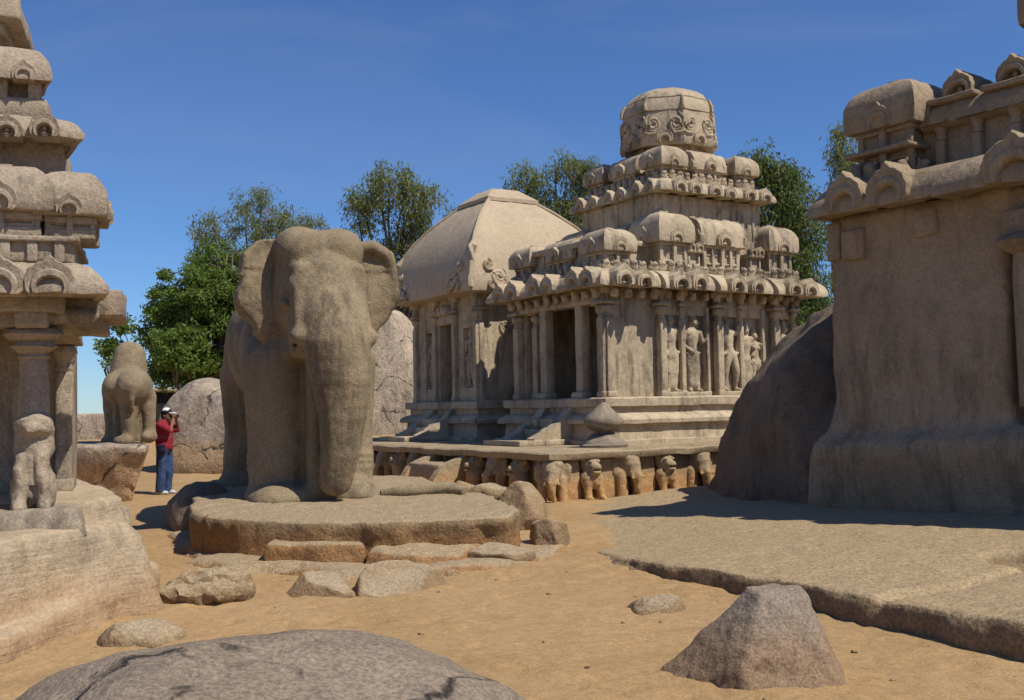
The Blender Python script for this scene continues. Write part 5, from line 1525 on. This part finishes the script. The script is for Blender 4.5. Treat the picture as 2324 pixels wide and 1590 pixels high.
# ------------------------------------------------------------------ plain-walled tall shrine on the right
def build_right_shrine():
    m = 'stone_bhima'
    rt = empty('rock_cut_shrine', (4.22, 14.0, 0), 36, 'tall shrine with a bare unfinished wall in shade under a heavy cornice', 'temple')
    # wall: battered face, rough
    def wall():
        g = G((-0.75, -6.2, 0.0), (2.6, 0.8, 4.15), 0.075)
        f = smax(g.plane((-1, 0, 0.012), (0.0, 0, 2.5)), g.plane((0, 1, 0.02), (0, 0.0, 2.5)), 0.07)
        f = smax(f, g.plane((0, -1, 0), (0, -5.9, 0)), 0.1)
        f = smax(f, g.plane((1, 0, 0), (2.4, 0, 0)), 0.1)
        lo = smax(g.plane((-1, 0, -0.22), (-0.28, 0, 1.10)), g.plane((0, 1, 0.26), (0, 0.20, 1.1)), 0.12)
        lo = smax(lo, g.Z - 1.10 + 0.02 * g.Y - 0.05 * np.sin(g.Y * 1.7), 0.22)
        lo = smax(lo, g.plane((0, -1, 0), (0, -5.9, 0)), 0.1)
        lo = smax(lo, g.plane((1, 0, 0), (2.4, 0, 0)), 0.1)
        f = smin(f, lo, 0.32)
        f = f + 0.04 * g.noise(0.9, 3, 2) + 0.02 * g.noise(3.0, 3, 5)
        f = np.maximum(f, g.Z - 4.05)
        # niche with a pillar towards the far end of the wall
        f = np.maximum(f, -g.box((0.0, -3.3, 2.35), (0.32, 0.85, 1.05), 0.06))
        return g.mesh(f, 'wall', m, 0.03, 4.0, 3)
    ob('wall', wall(), rt)
    for y in (-0.42,):
        ob('bracket', MB().box((0.06, y, 3.62), (0.22, 0.34, 0.40), 0.03, 0.15).mesh('bracket', m, 0.02, 6), rt)
    ob('bracket', MB().box((0.06, -0.12, 3.70), (0.2, 0.20, 0.5), 0.03, 0.15).mesh('bracket', m, 0.025, 6), rt)
    ob('bracket', MB().box((0.05, -1.45, 3.76), (0.18, 0.34, 0.36), 0.05, 0.15).mesh('bracket', m, 0.025, 6), rt)
    # half-finished pillar in the niche
    pl = ob('pillar', MB().lathe((0, 0, 0), [(0.17, 0), (0.16, 1.5), (0.15, 1.75)], 10).mesh('pillar', m, 0.02, 5), rt, (-0.02, -2.72, 1.5))
    ob('capital', MB().lathe((0, 0, 1.72), [(0.15, 0), (0.22, 0.03), (0.30, 0.08), (0.34, 0.13), (0.30, 0.19), (0.2, 0.22)], 18).box((0, 0, 2.06), (0.34, 0.40, 0.3), 0.03, 0.2).mesh('capital', m, 0.02, 5), pl)
    # cornice
    ar = [(-0.47, y, -90) for y in (-0.62, -1.24, -2.95, -3.8)]
    wavy_kapota(rt, rect(0, -5.9, 2.4, -0.46), 0.42, 4.02, 0.40, m, ar[:2] + ar[3:], 0.275, 81, 0.45)
    c2 = wavy_kapota(rt, rect(0.04, -5.85, 2.38, -2.35), 0.50, 4.00, 0.44, m, [(-0.52, -2.86, -90)], 0.33, 82, 0.5)
    # parapet row
    ob('upper_wall', MB().box((1.25, -3.15, 4.75), (1.7, 5.2, 1.0), 0.03, 0.3).mesh('upper_wall', m, 0.02, 4), rt)
    kp = pavilion(rt, 'kuta', 0.42, -0.88, 0.86, 0.96, 4.36, 5.05, 5.68, m, faces='NWSE')
    for dy in (-0.34, -0.12, 0.12, 0.34):
        ob('bust', bust_mesh(m), rt, (-0.02, -0.86 + dy, 4.38), -90, scale=tuple(1.15 * v for v in jit(0.2)))
    for dx in (0.2, 0.5, 0.75):
        ob('bust', bust_mesh(m), rt, (dx, -1.30, 4.38), 0, scale=tuple(1.15 * v for v in jit(0.2)))
    ob('ledge', MB().box((0.25, -0.86, 4.76), (0.7, 0.95, 0.06), 0.02, 0.15).mesh('ledge', m, 0.02, 6), rt)
    # long wagon-vaulted parapet roof with arch dormers
    pr = [(0.30, 4.95), (0.22, 5.0), (0.22, 5.08), (0.28, 5.2), (0.40, 5.30), (0.60, 5.36), (1.0, 5.38), (1.0, 4.95)]
    vr = ob('roof', MB().extrude(pr, -5.8, -1.30, 0.2, axis='y').mesh('roof', m, 0.025, 4), rt)
    for i, y in enumerate((-1.72, -2.42, -3.1, -3.9, -4.7)):
        ob('dormer_arch', arch_mesh(0.20, 0.6, m, hole=0.6), vr, (0.36, y, 5.30), -90)
        ob('ledge', cached('dorm_ledge', lambda: MB().box((0, 0, 0), (0.5, 0.62, 0.07), 0.02, 0.15).mesh('ledge', m, 0.02, 6)), vr, (0.46, y, 5.275))
    for y in (-1.50, -1.98, -2.46, -2.95, -3.5, -4.1):
        pilaster(rt, 0.36, y, 4.36, 4.98, 0.13, m, -90)
    # great wagon vault further back
    ob('upper_wall', MB().box((1.75, -4.1, 5.75), (1.5, 3.0, 1.0), 0.03, 0.3).mesh('upper_wall', m, 0.03, 3), rt)
    pr = [(0.95, 6.02), (0.70, 6.06), (0.68, 6.16)] + [(1.80 - 1.10 * math.cos(math.pi * i / 12), 6.3 + 1.5 * math.sin(math.pi * i / 12)) for i in range(13)] + [(2.9, 6.1), (2.7, 6.02)]
    ob('vault', MB().extrude(pr, -5.8, -2.36, 0.25, axis='y').mesh('vault', m, 0.03, 3), rt)
build_right_shrine()

# ------------------------------------------------------------------ lion statue seen from behind
def build_lion():
    rt = empty('lion_statue', (-7.24, 19.75, 1.06), 0, 'carved stone lion seen from behind, rounded haunches and thick mane', 'statue')
    g = G((-0.85, -0.6, -0.08), (0.65, 1.7, 2.1), 0.036)
    f = g.ell((0.16, 0.05, 1.03), (0.31, 0.40, 0.34))
    f = smin(f, g.ell((-0.22, 0.25, 1.05), (0.26, 0.42, 0.30)), 0.10)
    f = smin(f, g.cap((0.0, 0.3, 1.05), (-0.30, 1.0, 1.08), 0.36, 0.40), 0.15)
    # mane and head
    f = smin(f, g.cap((-0.26, 0.90, 1.25), (-0.26, 0.95, 1.66), 0.36, 0.30), 0.03)
    f = smin(f, g.ell((-0.30, 1.15, 1.62), (0.26, 0.30, 0.30)), 0.06)
    # hind legs
    f = smin(f, g.chain([(0.10, 0.02, 0.9), (0.08, -0.02, 0.45), (0.06, 0.02, 0.05)], [0.22, 0.145, 0.12]), 0.08)
    f = smin(f, g.chain([(0.34, 0.22, 0.85), (0.37, 0.22, 0.45), (0.37, 0.25, 0.14)], [0.17, 0.125, 0.11]), 0.08)
    f = smin(f, g.ell((0.0, -0.10, 0.04), (0.17, 0.20, 0.10)), 0.05)
    f = smin(f, g.ell((0.38, 0.2, 0.10), (0.14, 0.22, 0.12)), 0.05)
    # fore legs
    for x, y in ((-0.50, 0.75), (-0.16, 1.15)):
        f = smin(f, g.chain([(x, y, 1.0), (x - 0.02, y, 0.45), (x - 0.03, y - 0.02, 0.04)], [0.22, 0.14, 0.13]), 0.10)
        f = smin(f, g.ell((x - 0.05, y + 0.02, 0.04), (0.18, 0.22, 0.09)), 0.04)
    # stone web between the legs, tail along the rump
    f = smin(f, g.box((-0.28, 0.85, 0.45), (0.14, 0.35, 0.5), 0.06), 0.06)
    f = smin(f, g.chain([(0.24, -0.10, 1.26), (0.24, -0.30, 1.08), (0.22, -0.28, 0.80), (0.22, -0.20, 0.62)], [0.05, 0.05, 0.045, 0.04]), 0.05)
    f = np.maximum(f, -(g.Z + 0.04))
    ob('body', g.mesh(f, 'body', 'stone_elephant', 0.022, 3.5, 4), rt)
    g = G((-9.3, 18.4, -0.2), (-5.9, 22.6, 1.35), 0.075)
    d2 = poly_sd(g.X, g.Y, [(-8.8, 19.05), (-7.5, 19.0), (-6.62, 19.1), (-6.70, 19.6), (-7.45, 21.3), (-9.0, 21.5)]) + 0.34 * np.clip(1.02 - g.Z, 0, 2) ** 1.2 + 0.10 * g.noise(1.3, 3, 3)
    f = smax(d2, g.Z - 1.055, 0.07)
    f = np.maximum(f, -(g.Z + 0.15))
    tag(ob('rock_pedestal', g.mesh(f, 'rock_pedestal', 'boulder_back', 0.05, 2, 3)), 'undercut rock pedestal carrying the lion statue', 'rock')
build_lion()

# ------------------------------------------------------------------ person taking a photograph
def build_person():
    rt = empty('person', (-6.93, 21.02, 0.0), -6, 'person in red shirt, blue jeans and cap, standing and raising a camera', 'person')
    # local: faces +x, z up, y away from the viewer; height about 1.70
    lo, hi, h = (-0.32, -0.34, -0.02), (0.52, 0.34, 1.78), 0.0145
    g = G(lo, hi, h)
    hd = (0.055, 0.0, 1.555)
    sk = g.ell(hd, (0.098, 0.078, 0.115))
    sk = smin(sk, g.ell((0.085, 0, 1.495), (0.068, 0.060, 0.062)), 0.03)                 # jaw
    sk = smin(sk, g.cap((0.148, 0, 1.555), (0.168, 0, 1.53), 0.014, 0.018), 0.012)       # nose
    sk = smin(sk, g.ell((0.148, 0, 1.485), (0.016, 0.028, 0.012)), 0.01)                 # lips
    for s in (-1, 1):
        sk = smin(sk, g.ell((0.03, s * 0.080, 1.545), (0.022, 0.014, 0.034)), 0.008)     # ears
        sk = smin(sk, g.ell((0.132, s * 0.034, 1.585), (0.018, 0.022, 0.012)), 0.01)     # brows
    sk = smin(sk, g.cap((0.01, 0, 1.40), (0.035, 0, 1.50), 0.058, 0.054), 0.03)          # neck
    tor = smin(g.ell((0.0, 0, 1.22), (0.125, 0.19, 0.24)), g.ell((0.01, 0, 0.98), (0.125, 0.165, 0.16)), 0.08)
    sk = smin(sk, tor, 0.05)
    leg = {}
    for s in (-1, 1):
        x = 0.03 * s
        leg[s] = [(0.0, s * 0.09, 0.92), (0.02 + x, s * 0.095, 0.50), (-0.01 + x, s * 0.10, 0.08)]
        sk = smin(sk, g.chain(leg[s], [0.088, 0.060, 0.042]), 0.03)
    arms = {}
    for s in (-1, 1):
        arms[s] = [(0.0, s * 0.185, 1.36), (0.215, s * 0.20, 1.255), (0.225, s * 0.065, 1.49)]
        sk = smin(sk, g.chain(arms[s], [0.052, 0.042, 0.030]), 0.02)
        w = np.array(arms[s][2])
        sk = smin(sk, g.ell((0.222, s * 0.062, 1.53), (0.026, 0.034, 0.044)), 0.02)      # palm
        for k in range(4):                                                                  # fingers round the camera
            z = 1.562 - 0.017 * k
            sk = smin(sk, g.chain([(0.232, s * 0.074, z), (0.268, s * 0.076, z + 0.004), (0.276, s * (0.048 + 0.004 * k), z + 0.004)], [0.0105, 0.0095, 0.0085]), 0.004)
        sk = smin(sk, g.chain([(0.214, s * 0.052, 1.515), (0.20, s * 0.040, 1.535), (0.205, s * 0.024, 1.548)], [0.012, 0.011, 0.009]), 0.005)
    ob('body', g.mesh(sk, 'body', 'skin'), rt)
    # shirt: untucked, short sleeves
    sh = smin(g.ell((0.0, 0, 1.22), (0.148, 0.215, 0.255)), g.cap((0.0, 0, 1.1), (0.01, 0, 0.94), 0.17, 0.175, (0.92, 1.1, 1)), 0.08)
    sh = smin(sh, g.cap((0.0, -0.15, 1.38), (0.0, 0.15, 1.38), 0.075), 0.06)
    for s in (-1, 1):
        a, b = np.array(arms[s][0]), np.array(arms[s][1])
        sh = smin(sh, g.cap(a, a + (b - a) * 0.74, 0.078, 0.082), 0.04)
    sh = sh + 0.010 * g.noise(9, 3, 3)
    sh = np.maximum(sh, -(g.Z - 0.885 - 0.02 * g.Y))
    sh = np.maximum(sh, -g.cap((0.02, 0, 1.40), (0.06, 0, 1.60), 0.062, 0.085))
    so = ob('shirt', g.mesh(sh, 'shirt', 'shirt_red'), rt)
    for z in (1.165, 1.135, 1.11):
        st = np.maximum(sh - 0.004, np.abs(g.Z - z) - 0.0075)
        ob('stripe', g.mesh(st, 'stripe', 'shirt_stripe'), so)
    # jeans
    je = g.ell((0.0, 0, 0.90), (0.142, 0.178, 0.12))
    for s in (-1, 1):
        je = smin(je, g.chain(leg[s], [0.115, 0.096, 0.088]), 0.03)
    je = je + 0.012 * g.noise(8, 3, 6)
    je = np.maximum(je, -(g.Z - 0.045))
    je = np.maximum(je, g.Z - 0.97)
    ob('jeans', g.mesh(je, 'jeans', 'jeans'), rt)
    for s in (-1, 1):
        ax, ay = leg[s][2][0], leg[s][2][1]
        s1 = g.cap((ax - 0.05, ay, 0.045), (ax + 0.13, ay, 0.032), 0.05, 0.042, (1, 0.9, 1))
        ob('shoe', g.mesh(np.maximum(s1, -(g.Z - 0.012)), 'shoe', 'shoe_white'), rt)
        ob('sole', MB().box((ax + 0.04, ay, 0.01), (0.27, 0.09, 0.022), 0.01, 0.1).mesh('sole', 'shoe_grey'), rt)
    # hair and cap
    ha = np.maximum(g.ell((0.035, 0, 1.565), (0.098, 0.086, 0.112)), g.plane((1, 0, -0.5), (0.03, 0, 1.50)))
    ob('hair', g.mesh(ha, 'hair', 'hair_black'), rt)
    cp = np.maximum(g.ell((0.05, 0, 1.60), (0.117, 0.097, 0.108)), -(g.Z - 1.595))
    co = ob('cap', g.mesh(cp, 'cap', 'cap_black'), rt)
    pn = np.maximum(g.ell((0.05, 0, 1.60), (0.121, 0.101, 0.112)), np.maximum(-(g.Z - 1.645), np.abs(g.X - 0.06) - 0.065))
    ob('cap_panel', g.mesh(pn, 'cap_panel', 'cap_white'), co)
    bm_ = np.maximum(g.ell((0.17, 0, 1.598), (0.105, 0.085, 0.016)), -(g.X - 0.12))
    ob('brim', g.mesh(bm_, 'brim', 'cap_white'), co)
    # belt pouch
    ob('belt_pouch', MB().box((0.05, -0.21, 0.90), (0.15, 0.09, 0.17), 0.03, 0.05).box((0.05, -0.22, 0.955), (0.155, 0.085, 0.06), 0.025, 0.05).mesh('belt_pouch', 'pouch_navy', 0.008, 14), rt)
    cm = empty('compact_camera', (-6.93 + 0.245, 21.0, 1.545), -6, 'small compact camera held up to the face of the red-shirted person', 'camera')
    ob('case', MB().box((0, 0, 0), (0.035, 0.10, 0.062), 0.008, 0.05).mesh('case', 'camera_grey'), cm)
    ob('lens_barrel', MB().lathe((0, 0, 0), [(0.022, 0), (0.022, 0.025), (0.016, 0.03)], 14).mesh('lens_barrel', 'cap_black'), cm, (0.017, 0, 0), rot=(0, R(90), 0))
build_person()
# ------------------------------------------------------------------ low shed and wall far behind
def shed():
    rt = empty('shed', (-14.6, 44.0, 1.3), 8, 'low dark open shed with a flat pale roof beyond the boulders', 'shed')
    ob('wall', MB().box((0, 0, 0.55), (3.4, 1.6, 1.15), 0.03, 0.4).mesh('wall', 'shed_dark', 0.03, 2), rt)
    ob('roof', MB().box((0, 0, 1.20), (3.9, 2.1, 0.16), 0.05, 0.3).mesh('roof', 'shed_roof', 0.05, 2), rt)
    for x in (-1.5, -0.4, 0.7, 1.6):
        ob('post', cached('shed_post', lambda: MB().box((0, 0, 0.55), (0.1, 0.1, 1.2), 0.02, 0.4).mesh('post', 'shed_dark', 0.02)), rt, (x, -0.95, 0))
shed()
wl = MB().box((0, 0, 0.5), (6.0, 0.5, 1.1), 0.05, 0.3)
tag(ob('stone_wall', wl.mesh('stone_wall', 'boulder_tall', 0.06, 2), None, (-15.6, 36.5, 0.55), 6), 'low grey rubble wall far behind the lion statue', 'wall')

# ------------------------------------------------------------------ trees
def leaves(centres, spread, per, size, droop, rng, flat=1.0):
    n = len(centres) * per
    C = np.repeat(np.asarray(centres), per, 0)
    off = rng.normal(0, 1, (n, 3))
    off /= np.maximum(np.linalg.norm(off, axis=1, keepdims=True), 1e-6)
    off *= rng.uniform(0, 1, (n, 1)) ** 0.45
    off *= np.repeat(np.asarray(spread), per)[:, None]
    off[:, 2] *= flat
    C = C + off
    d = rng.normal(0, 1, (n, 3))
    d[:, 2] -= droop
    d /= np.linalg.norm(d, axis=1, keepdims=True)
    q = rng.normal(0, 1, (n, 3))
    s = np.cross(d, q)
    s /= np.maximum(np.linalg.norm(s, axis=1, keepdims=True), 1e-6)
    ln = rng.uniform(0.7, 1.35, (n, 1)) * size[0]
    wd = rng.uniform(0.7, 1.3, (n, 1)) * size[1]
    V = np.stack([C, C + d * ln * 0.45 + s * wd, C + d * ln, C + d * ln * 0.45 - s * wd], 1).reshape(-1, 3)
    F = np.arange(n * 4).reshape(-1, 4)
    return V, F

def tree(name, label, base, lobes, trunk, rng_seed, leaf, size, per, nclump, spread, droop, bark='bark_pale', flat=1.0, group=None, lean=(0, 0), r0=0.2, fill=0.35):
    """lobes: ellipsoids (dx, dz, rx, rz) of the crown relative to the base; trunk: height where limbs begin"""
    rng = np.random.default_rng(rng_seed)
    rt = empty(name, base, 0, label, 'tree', group)
    cl, sp, owner = [], [], []
    tot = sum(l[2] * l[3] for l in lobes)
    for li, (dx, dz, rx, rz) in enumerate(lobes):
        k = max(4, int(nclump * rx * rz / tot))
        p = rng.normal(0, 1, (k, 3))
        p /= np.linalg.norm(p, axis=1, keepdims=True)
        p *= (fill + (1 - fill) * rng.uniform(0, 1, (k, 1)) ** 0.5)
        p = p * np.array([rx, rx * 0.85, rz]) + np.array([dx, rng.uniform(-0.4, 0.4) * rx, dz])
        cl.append(p)
        sp.append(rng.uniform(0.65, 1.25, k) * spread)
        owner += [li] * k
    cl, sp = np.concatenate(cl), np.concatenate(sp)
    V, F = leaves(cl, sp, per, size, droop, rng, flat)
    me = mesh_np('crown', V, F)
    me.materials.append(MATS[leaf])
    me.update()
    ob('crown', me, rt)
    # trunk, limbs to the lobes, twigs to the clumps
    mb = MB()
    top = np.array([lean[0], lean[1], trunk])
    mid = top * 0.5 + np.append(rng.normal(0, 0.12, 2), 0)
    mb.tube([(0, 0, -0.4), tuple(mid), tuple(top)], [r0, r0 * 0.85, r0 * 0.7], 8)
    for li, (dx, dz, rx, rz) in enumerate(lobes):
        nl = 3 if rx > 0.9 else 2
        mine = cl[[i for i, w in enumerate(owner) if w == li]]
        limbs = []
        for q in range(nl):
            e = np.array([dx + rng.normal(0, rx * 0.35), rng.normal(0, rx * 0.3), dz + rz * 0.55 + rng.normal(0, rz * 0.15)])
            m1 = top * 0.62 + e * 0.38 + rng.normal(0, 0.22, 3) - np.array([0, 0, 0.08 * rz])
            m2 = top * 0.28 + e * 0.72 + rng.normal(0, 0.22, 3)
            pl = [top - np.array([0, 0, 0.25]), m1, m2, e]
            mb.tube([tuple(v) for v in pl], [r0 * 0.55, r0 * 0.38, r0 * 0.24, r0 * 0.08], 5)
            limbs += [m1 * 0.5 + m2 * 0.5, m2, m2 * 0.5 + e * 0.5, m1]
        limbs = np.array(limbs)
        for c in mine:
            low = limbs.copy()
            dd = np.linalg.norm(low - c, axis=1) + 0.6 * np.maximum(low[:, 2] - c[2], 0)
            a = low[dd.argmin()]
            m = a * 0.5 + c * 0.5 + np.array([0, 0, 0.10]) + rng.normal(0, 0.08, 3)
            mb.tube([tuple(a), tuple(m), tuple(c)], [r0 * 0.14, r0 * 0.09, r0 * 0.04], 4, False)
    ob('trunk', mb.mesh('trunk', bark, 0.0, sharp=0, recalc=False), rt)
    return rt

def at(px, Y, zb=1.33):
    return ((px - 1162) / 2400.0 * Y, Y, zb)
GE = 'eucalyptus trees behind the shrines'
E1 = dict(leaf='leaf_eucalyptus', size=(0.24, 0.027), per=62, spread=0.56, droop=1.4, group=GE, fill=0.2)
tree('eucalyptus_tree', 'spreading open eucalyptus whose twigs show, rising behind the feathery green tree', at(560, 55), [(0.4, 10.6, 1.7, 1.8), (-1.7, 9.4, 1.2, 1.3), (1.9, 9.2, 1.2, 1.6), (-2.6, 8.0, 0.6, 0.9), (0.2, 7.6, 1.5, 1.3)], 4.6, 1, nclump=156, **E1)
tree('eucalyptus_tree', 'small thin-crowned eucalyptus just over the elephant crown', at(712, 60), [(0, 10.2, 1.35, 1.4), (1.2, 9.2, 1.1, 1.2), (-1.0, 9.0, 1.1, 1.2), (0.2, 8.0, 1.5, 1.1)], 4.8, 2, nclump=98, **E1)
tree('eucalyptus_tree', 'tall dense eucalyptus with many upright stems between elephant and hut-roofed shrine', at(905, 45), [(-0.35, 9.7, 1.1, 1.15), (0.75, 9.1, 1.15, 1.3), (-1.45, 8.6, 0.9, 1.1), (0.2, 7.2, 1.4, 1.3), (1.3, 7.0, 0.9, 1.2), (-0.5, 5.6, 1.2, 1.2), (0.9, 5.2, 1.0, 1.0)], 3.2, 3, nclump=227, **E1)
tree('eucalyptus_tree', 'slender eucalyptus peeping over the left slope of the hut roof', at(1028, 52), [(0.15, 9.2, 0.75, 0.9), (-0.3, 8.3, 0.7, 0.9), (-0.2, 6.8, 0.9, 1.0), (0.2, 5.2, 0.8, 1.0)], 4.0, 4, nclump=67, r0=0.14, **E1)
tree('eucalyptus_tree', 'young small-headed eucalyptus left of the hut roof cap', at(1135, 55), [(0.05, 10.3, 0.62, 1.05), (0.3, 8.8, 0.7, 1.0), (0.2, 7.4, 0.9, 1.0)], 5.4, 5, nclump=59, r0=0.13, **E1)
tree('eucalyptus_tree', 'wide silvery eucalyptus with two heads between hut roof and octagonal dome', at(1282, 48), [(-1.6, 10.1, 0.95, 1.1), (0.4, 10.9, 1.05, 1.0), (1.6, 10.6, 0.9, 1.0), (-0.8, 9.0, 1.2, 1.2), (0.8, 9.3, 1.3, 1.3), (1.8, 8.4, 0.9, 1.2), (-1.7, 8.3, 0.9, 1.0), (0.2, 7.2, 1.7, 1.2), (1.4, 6.4, 1.2, 1.0)], 4.2, 6, nclump=247, **E1)
tree('eucalyptus_tree', 'eucalyptus top showing just beside the octagonal dome', at(1632, 55), [(0.0, 10.6, 0.7, 1.3), (0.1, 8.8, 0.8, 1.2)], 5.0, 7, nclump=52, r0=0.13, **E1)
ED = dict(E1); ED['leaf'] = 'leaf_dark'
tree('eucalyptus_tree', 'big dark eucalyptus between the tiered shrine and the bare-walled shrine', at(1782, 40), [(-0.85, 9.2, 0.65, 0.9), (-0.2, 8.6, 0.8, 1.1), (0.55, 7.9, 0.85, 1.2), (0.9, 6.6, 0.85, 1.1), (-0.6, 7.2, 0.9, 1.2), (0.3, 5.6, 1.1, 1.1), (1.2, 4.4, 0.9, 1.0), (0.9, 3.2, 1.1, 0.9)], 3.0, 8, nclump=260, **ED)
tree('eucalyptus_tree', 'leaning eucalyptus half hidden by the bare-walled shrine', at(1935, 45), [(-0.15, 11.0, 0.75, 0.95), (0.3, 9.4, 0.9, 1.2), (-0.3, 8.2, 0.8, 1.0), (0.4, 6.4, 0.9, 0.9)], 5.2, 9, nclump=109, lean=(-0.7, 0), r0=0.15, **E1)
tree('eucalyptus_tree', 'dark low leafy tree filling the gap under the hut roof eave', at(905, 46, 1.3), [(0.1, 4.2, 1.0, 1.0), (0.5, 2.9, 1.0, 1.0), (-0.6, 3.2, 0.8, 0.9)], 1.6, 12, nclump=91, r0=0.12, **ED)
T1 = dict(leaf='leaf_tamarind', size=(0.15, 0.036), per=120, spread=0.42, droop=0.35, bark='bark', flat=0.75, fill=0.3)
tree('tamarind_tree', 'dense bright green feathery tree between lion statue and elephant', at(455, 38, 1.05), [(0.9, 5.6, 1.35, 1.15), (-0.1, 4.7, 1.5, 1.2), (-1.15, 3.6, 1.0, 1.1), (0.5, 3.2, 1.6, 1.2), (-1.05, 2.2, 0.9, 0.8), (0.3, 1.9, 1.3, 0.7), (1.6, 4.2, 1.1, 1.4)], 1.6, 10, nclump=430, r0=0.24, lean=(0.45, 0), **T1)
tree('sapling', 'thin straight sapling under the feathery green tree', at(398, 36.5, 1.0), [(0.0, 2.5, 0.7, 0.6), (-0.2, 3.1, 0.6, 0.5)], 1.7, 11, nclump=33, r0=0.06, **T1)
tree('small_tree', 'low leafy tree showing through beneath the left shrine cornice', at(262, 33, 0.9), [(0.05, 3.5, 0.22, 0.3), (-0.2, 2.6, 0.25, 0.4)], 1.3, 13, nclump=12, r0=0.08, **T1)

# ------------------------------------------------------------------ grit and pebbles lying on the sand
def pebbles():
    rng = np.random.default_rng(5)
    base, F = rbox((1, 1, 0.7), 0.33, 0.5)
    Vs, Fs, n = [], [], 0
    for i in range(420):
        x, y = rng.uniform(-4.5, 3.2), 5.0 + 15 * rng.uniform() ** 1.4
        if x > np.interp(y, [5, 6.7, 8.5, 10, 11.8, 16], [4.6, 3.0, 2.1, 1.1, 0.75, 0.6]):
            continue
        s = 0.008 + 0.022 * rng.uniform() ** 4
        a = rng.uniform(0, 6.3)
        M = np.array([[math.cos(a), -math.sin(a), 0], [math.sin(a), math.cos(a), 0], [0, 0, 1]]) * np.array([s * rng.uniform(0.8, 1.8), s, s * rng.uniform(0.6, 1.0)])
        z = 0.05 * fbm(np.array([[x, y, 0.0]]), 0.33, 3, 3) + 0.030 * fbm(np.array([[x, y, 0.0]]), 1.3, 4, 5) + 0.016 * fbm(np.array([[x, y, 0.0]]), 4.2, 3, 9)
        V = (base + 0.12 * rng.normal(0, 1, base.shape)) @ M.T + np.array([x, y, z[0] + s * 0.15])
        Vs.append(V); Fs.append(F + n); n += len(V)
    me = mesh_np('pebbles', np.concatenate(Vs), np.concatenate(Fs))
    me.materials.append(MATS['stone_loose'])
    tag(ob('pebbles', finish(me, 0)), 'small pebbles strewn over the sand', 'pebbles', kind='stuff')
pebbles()
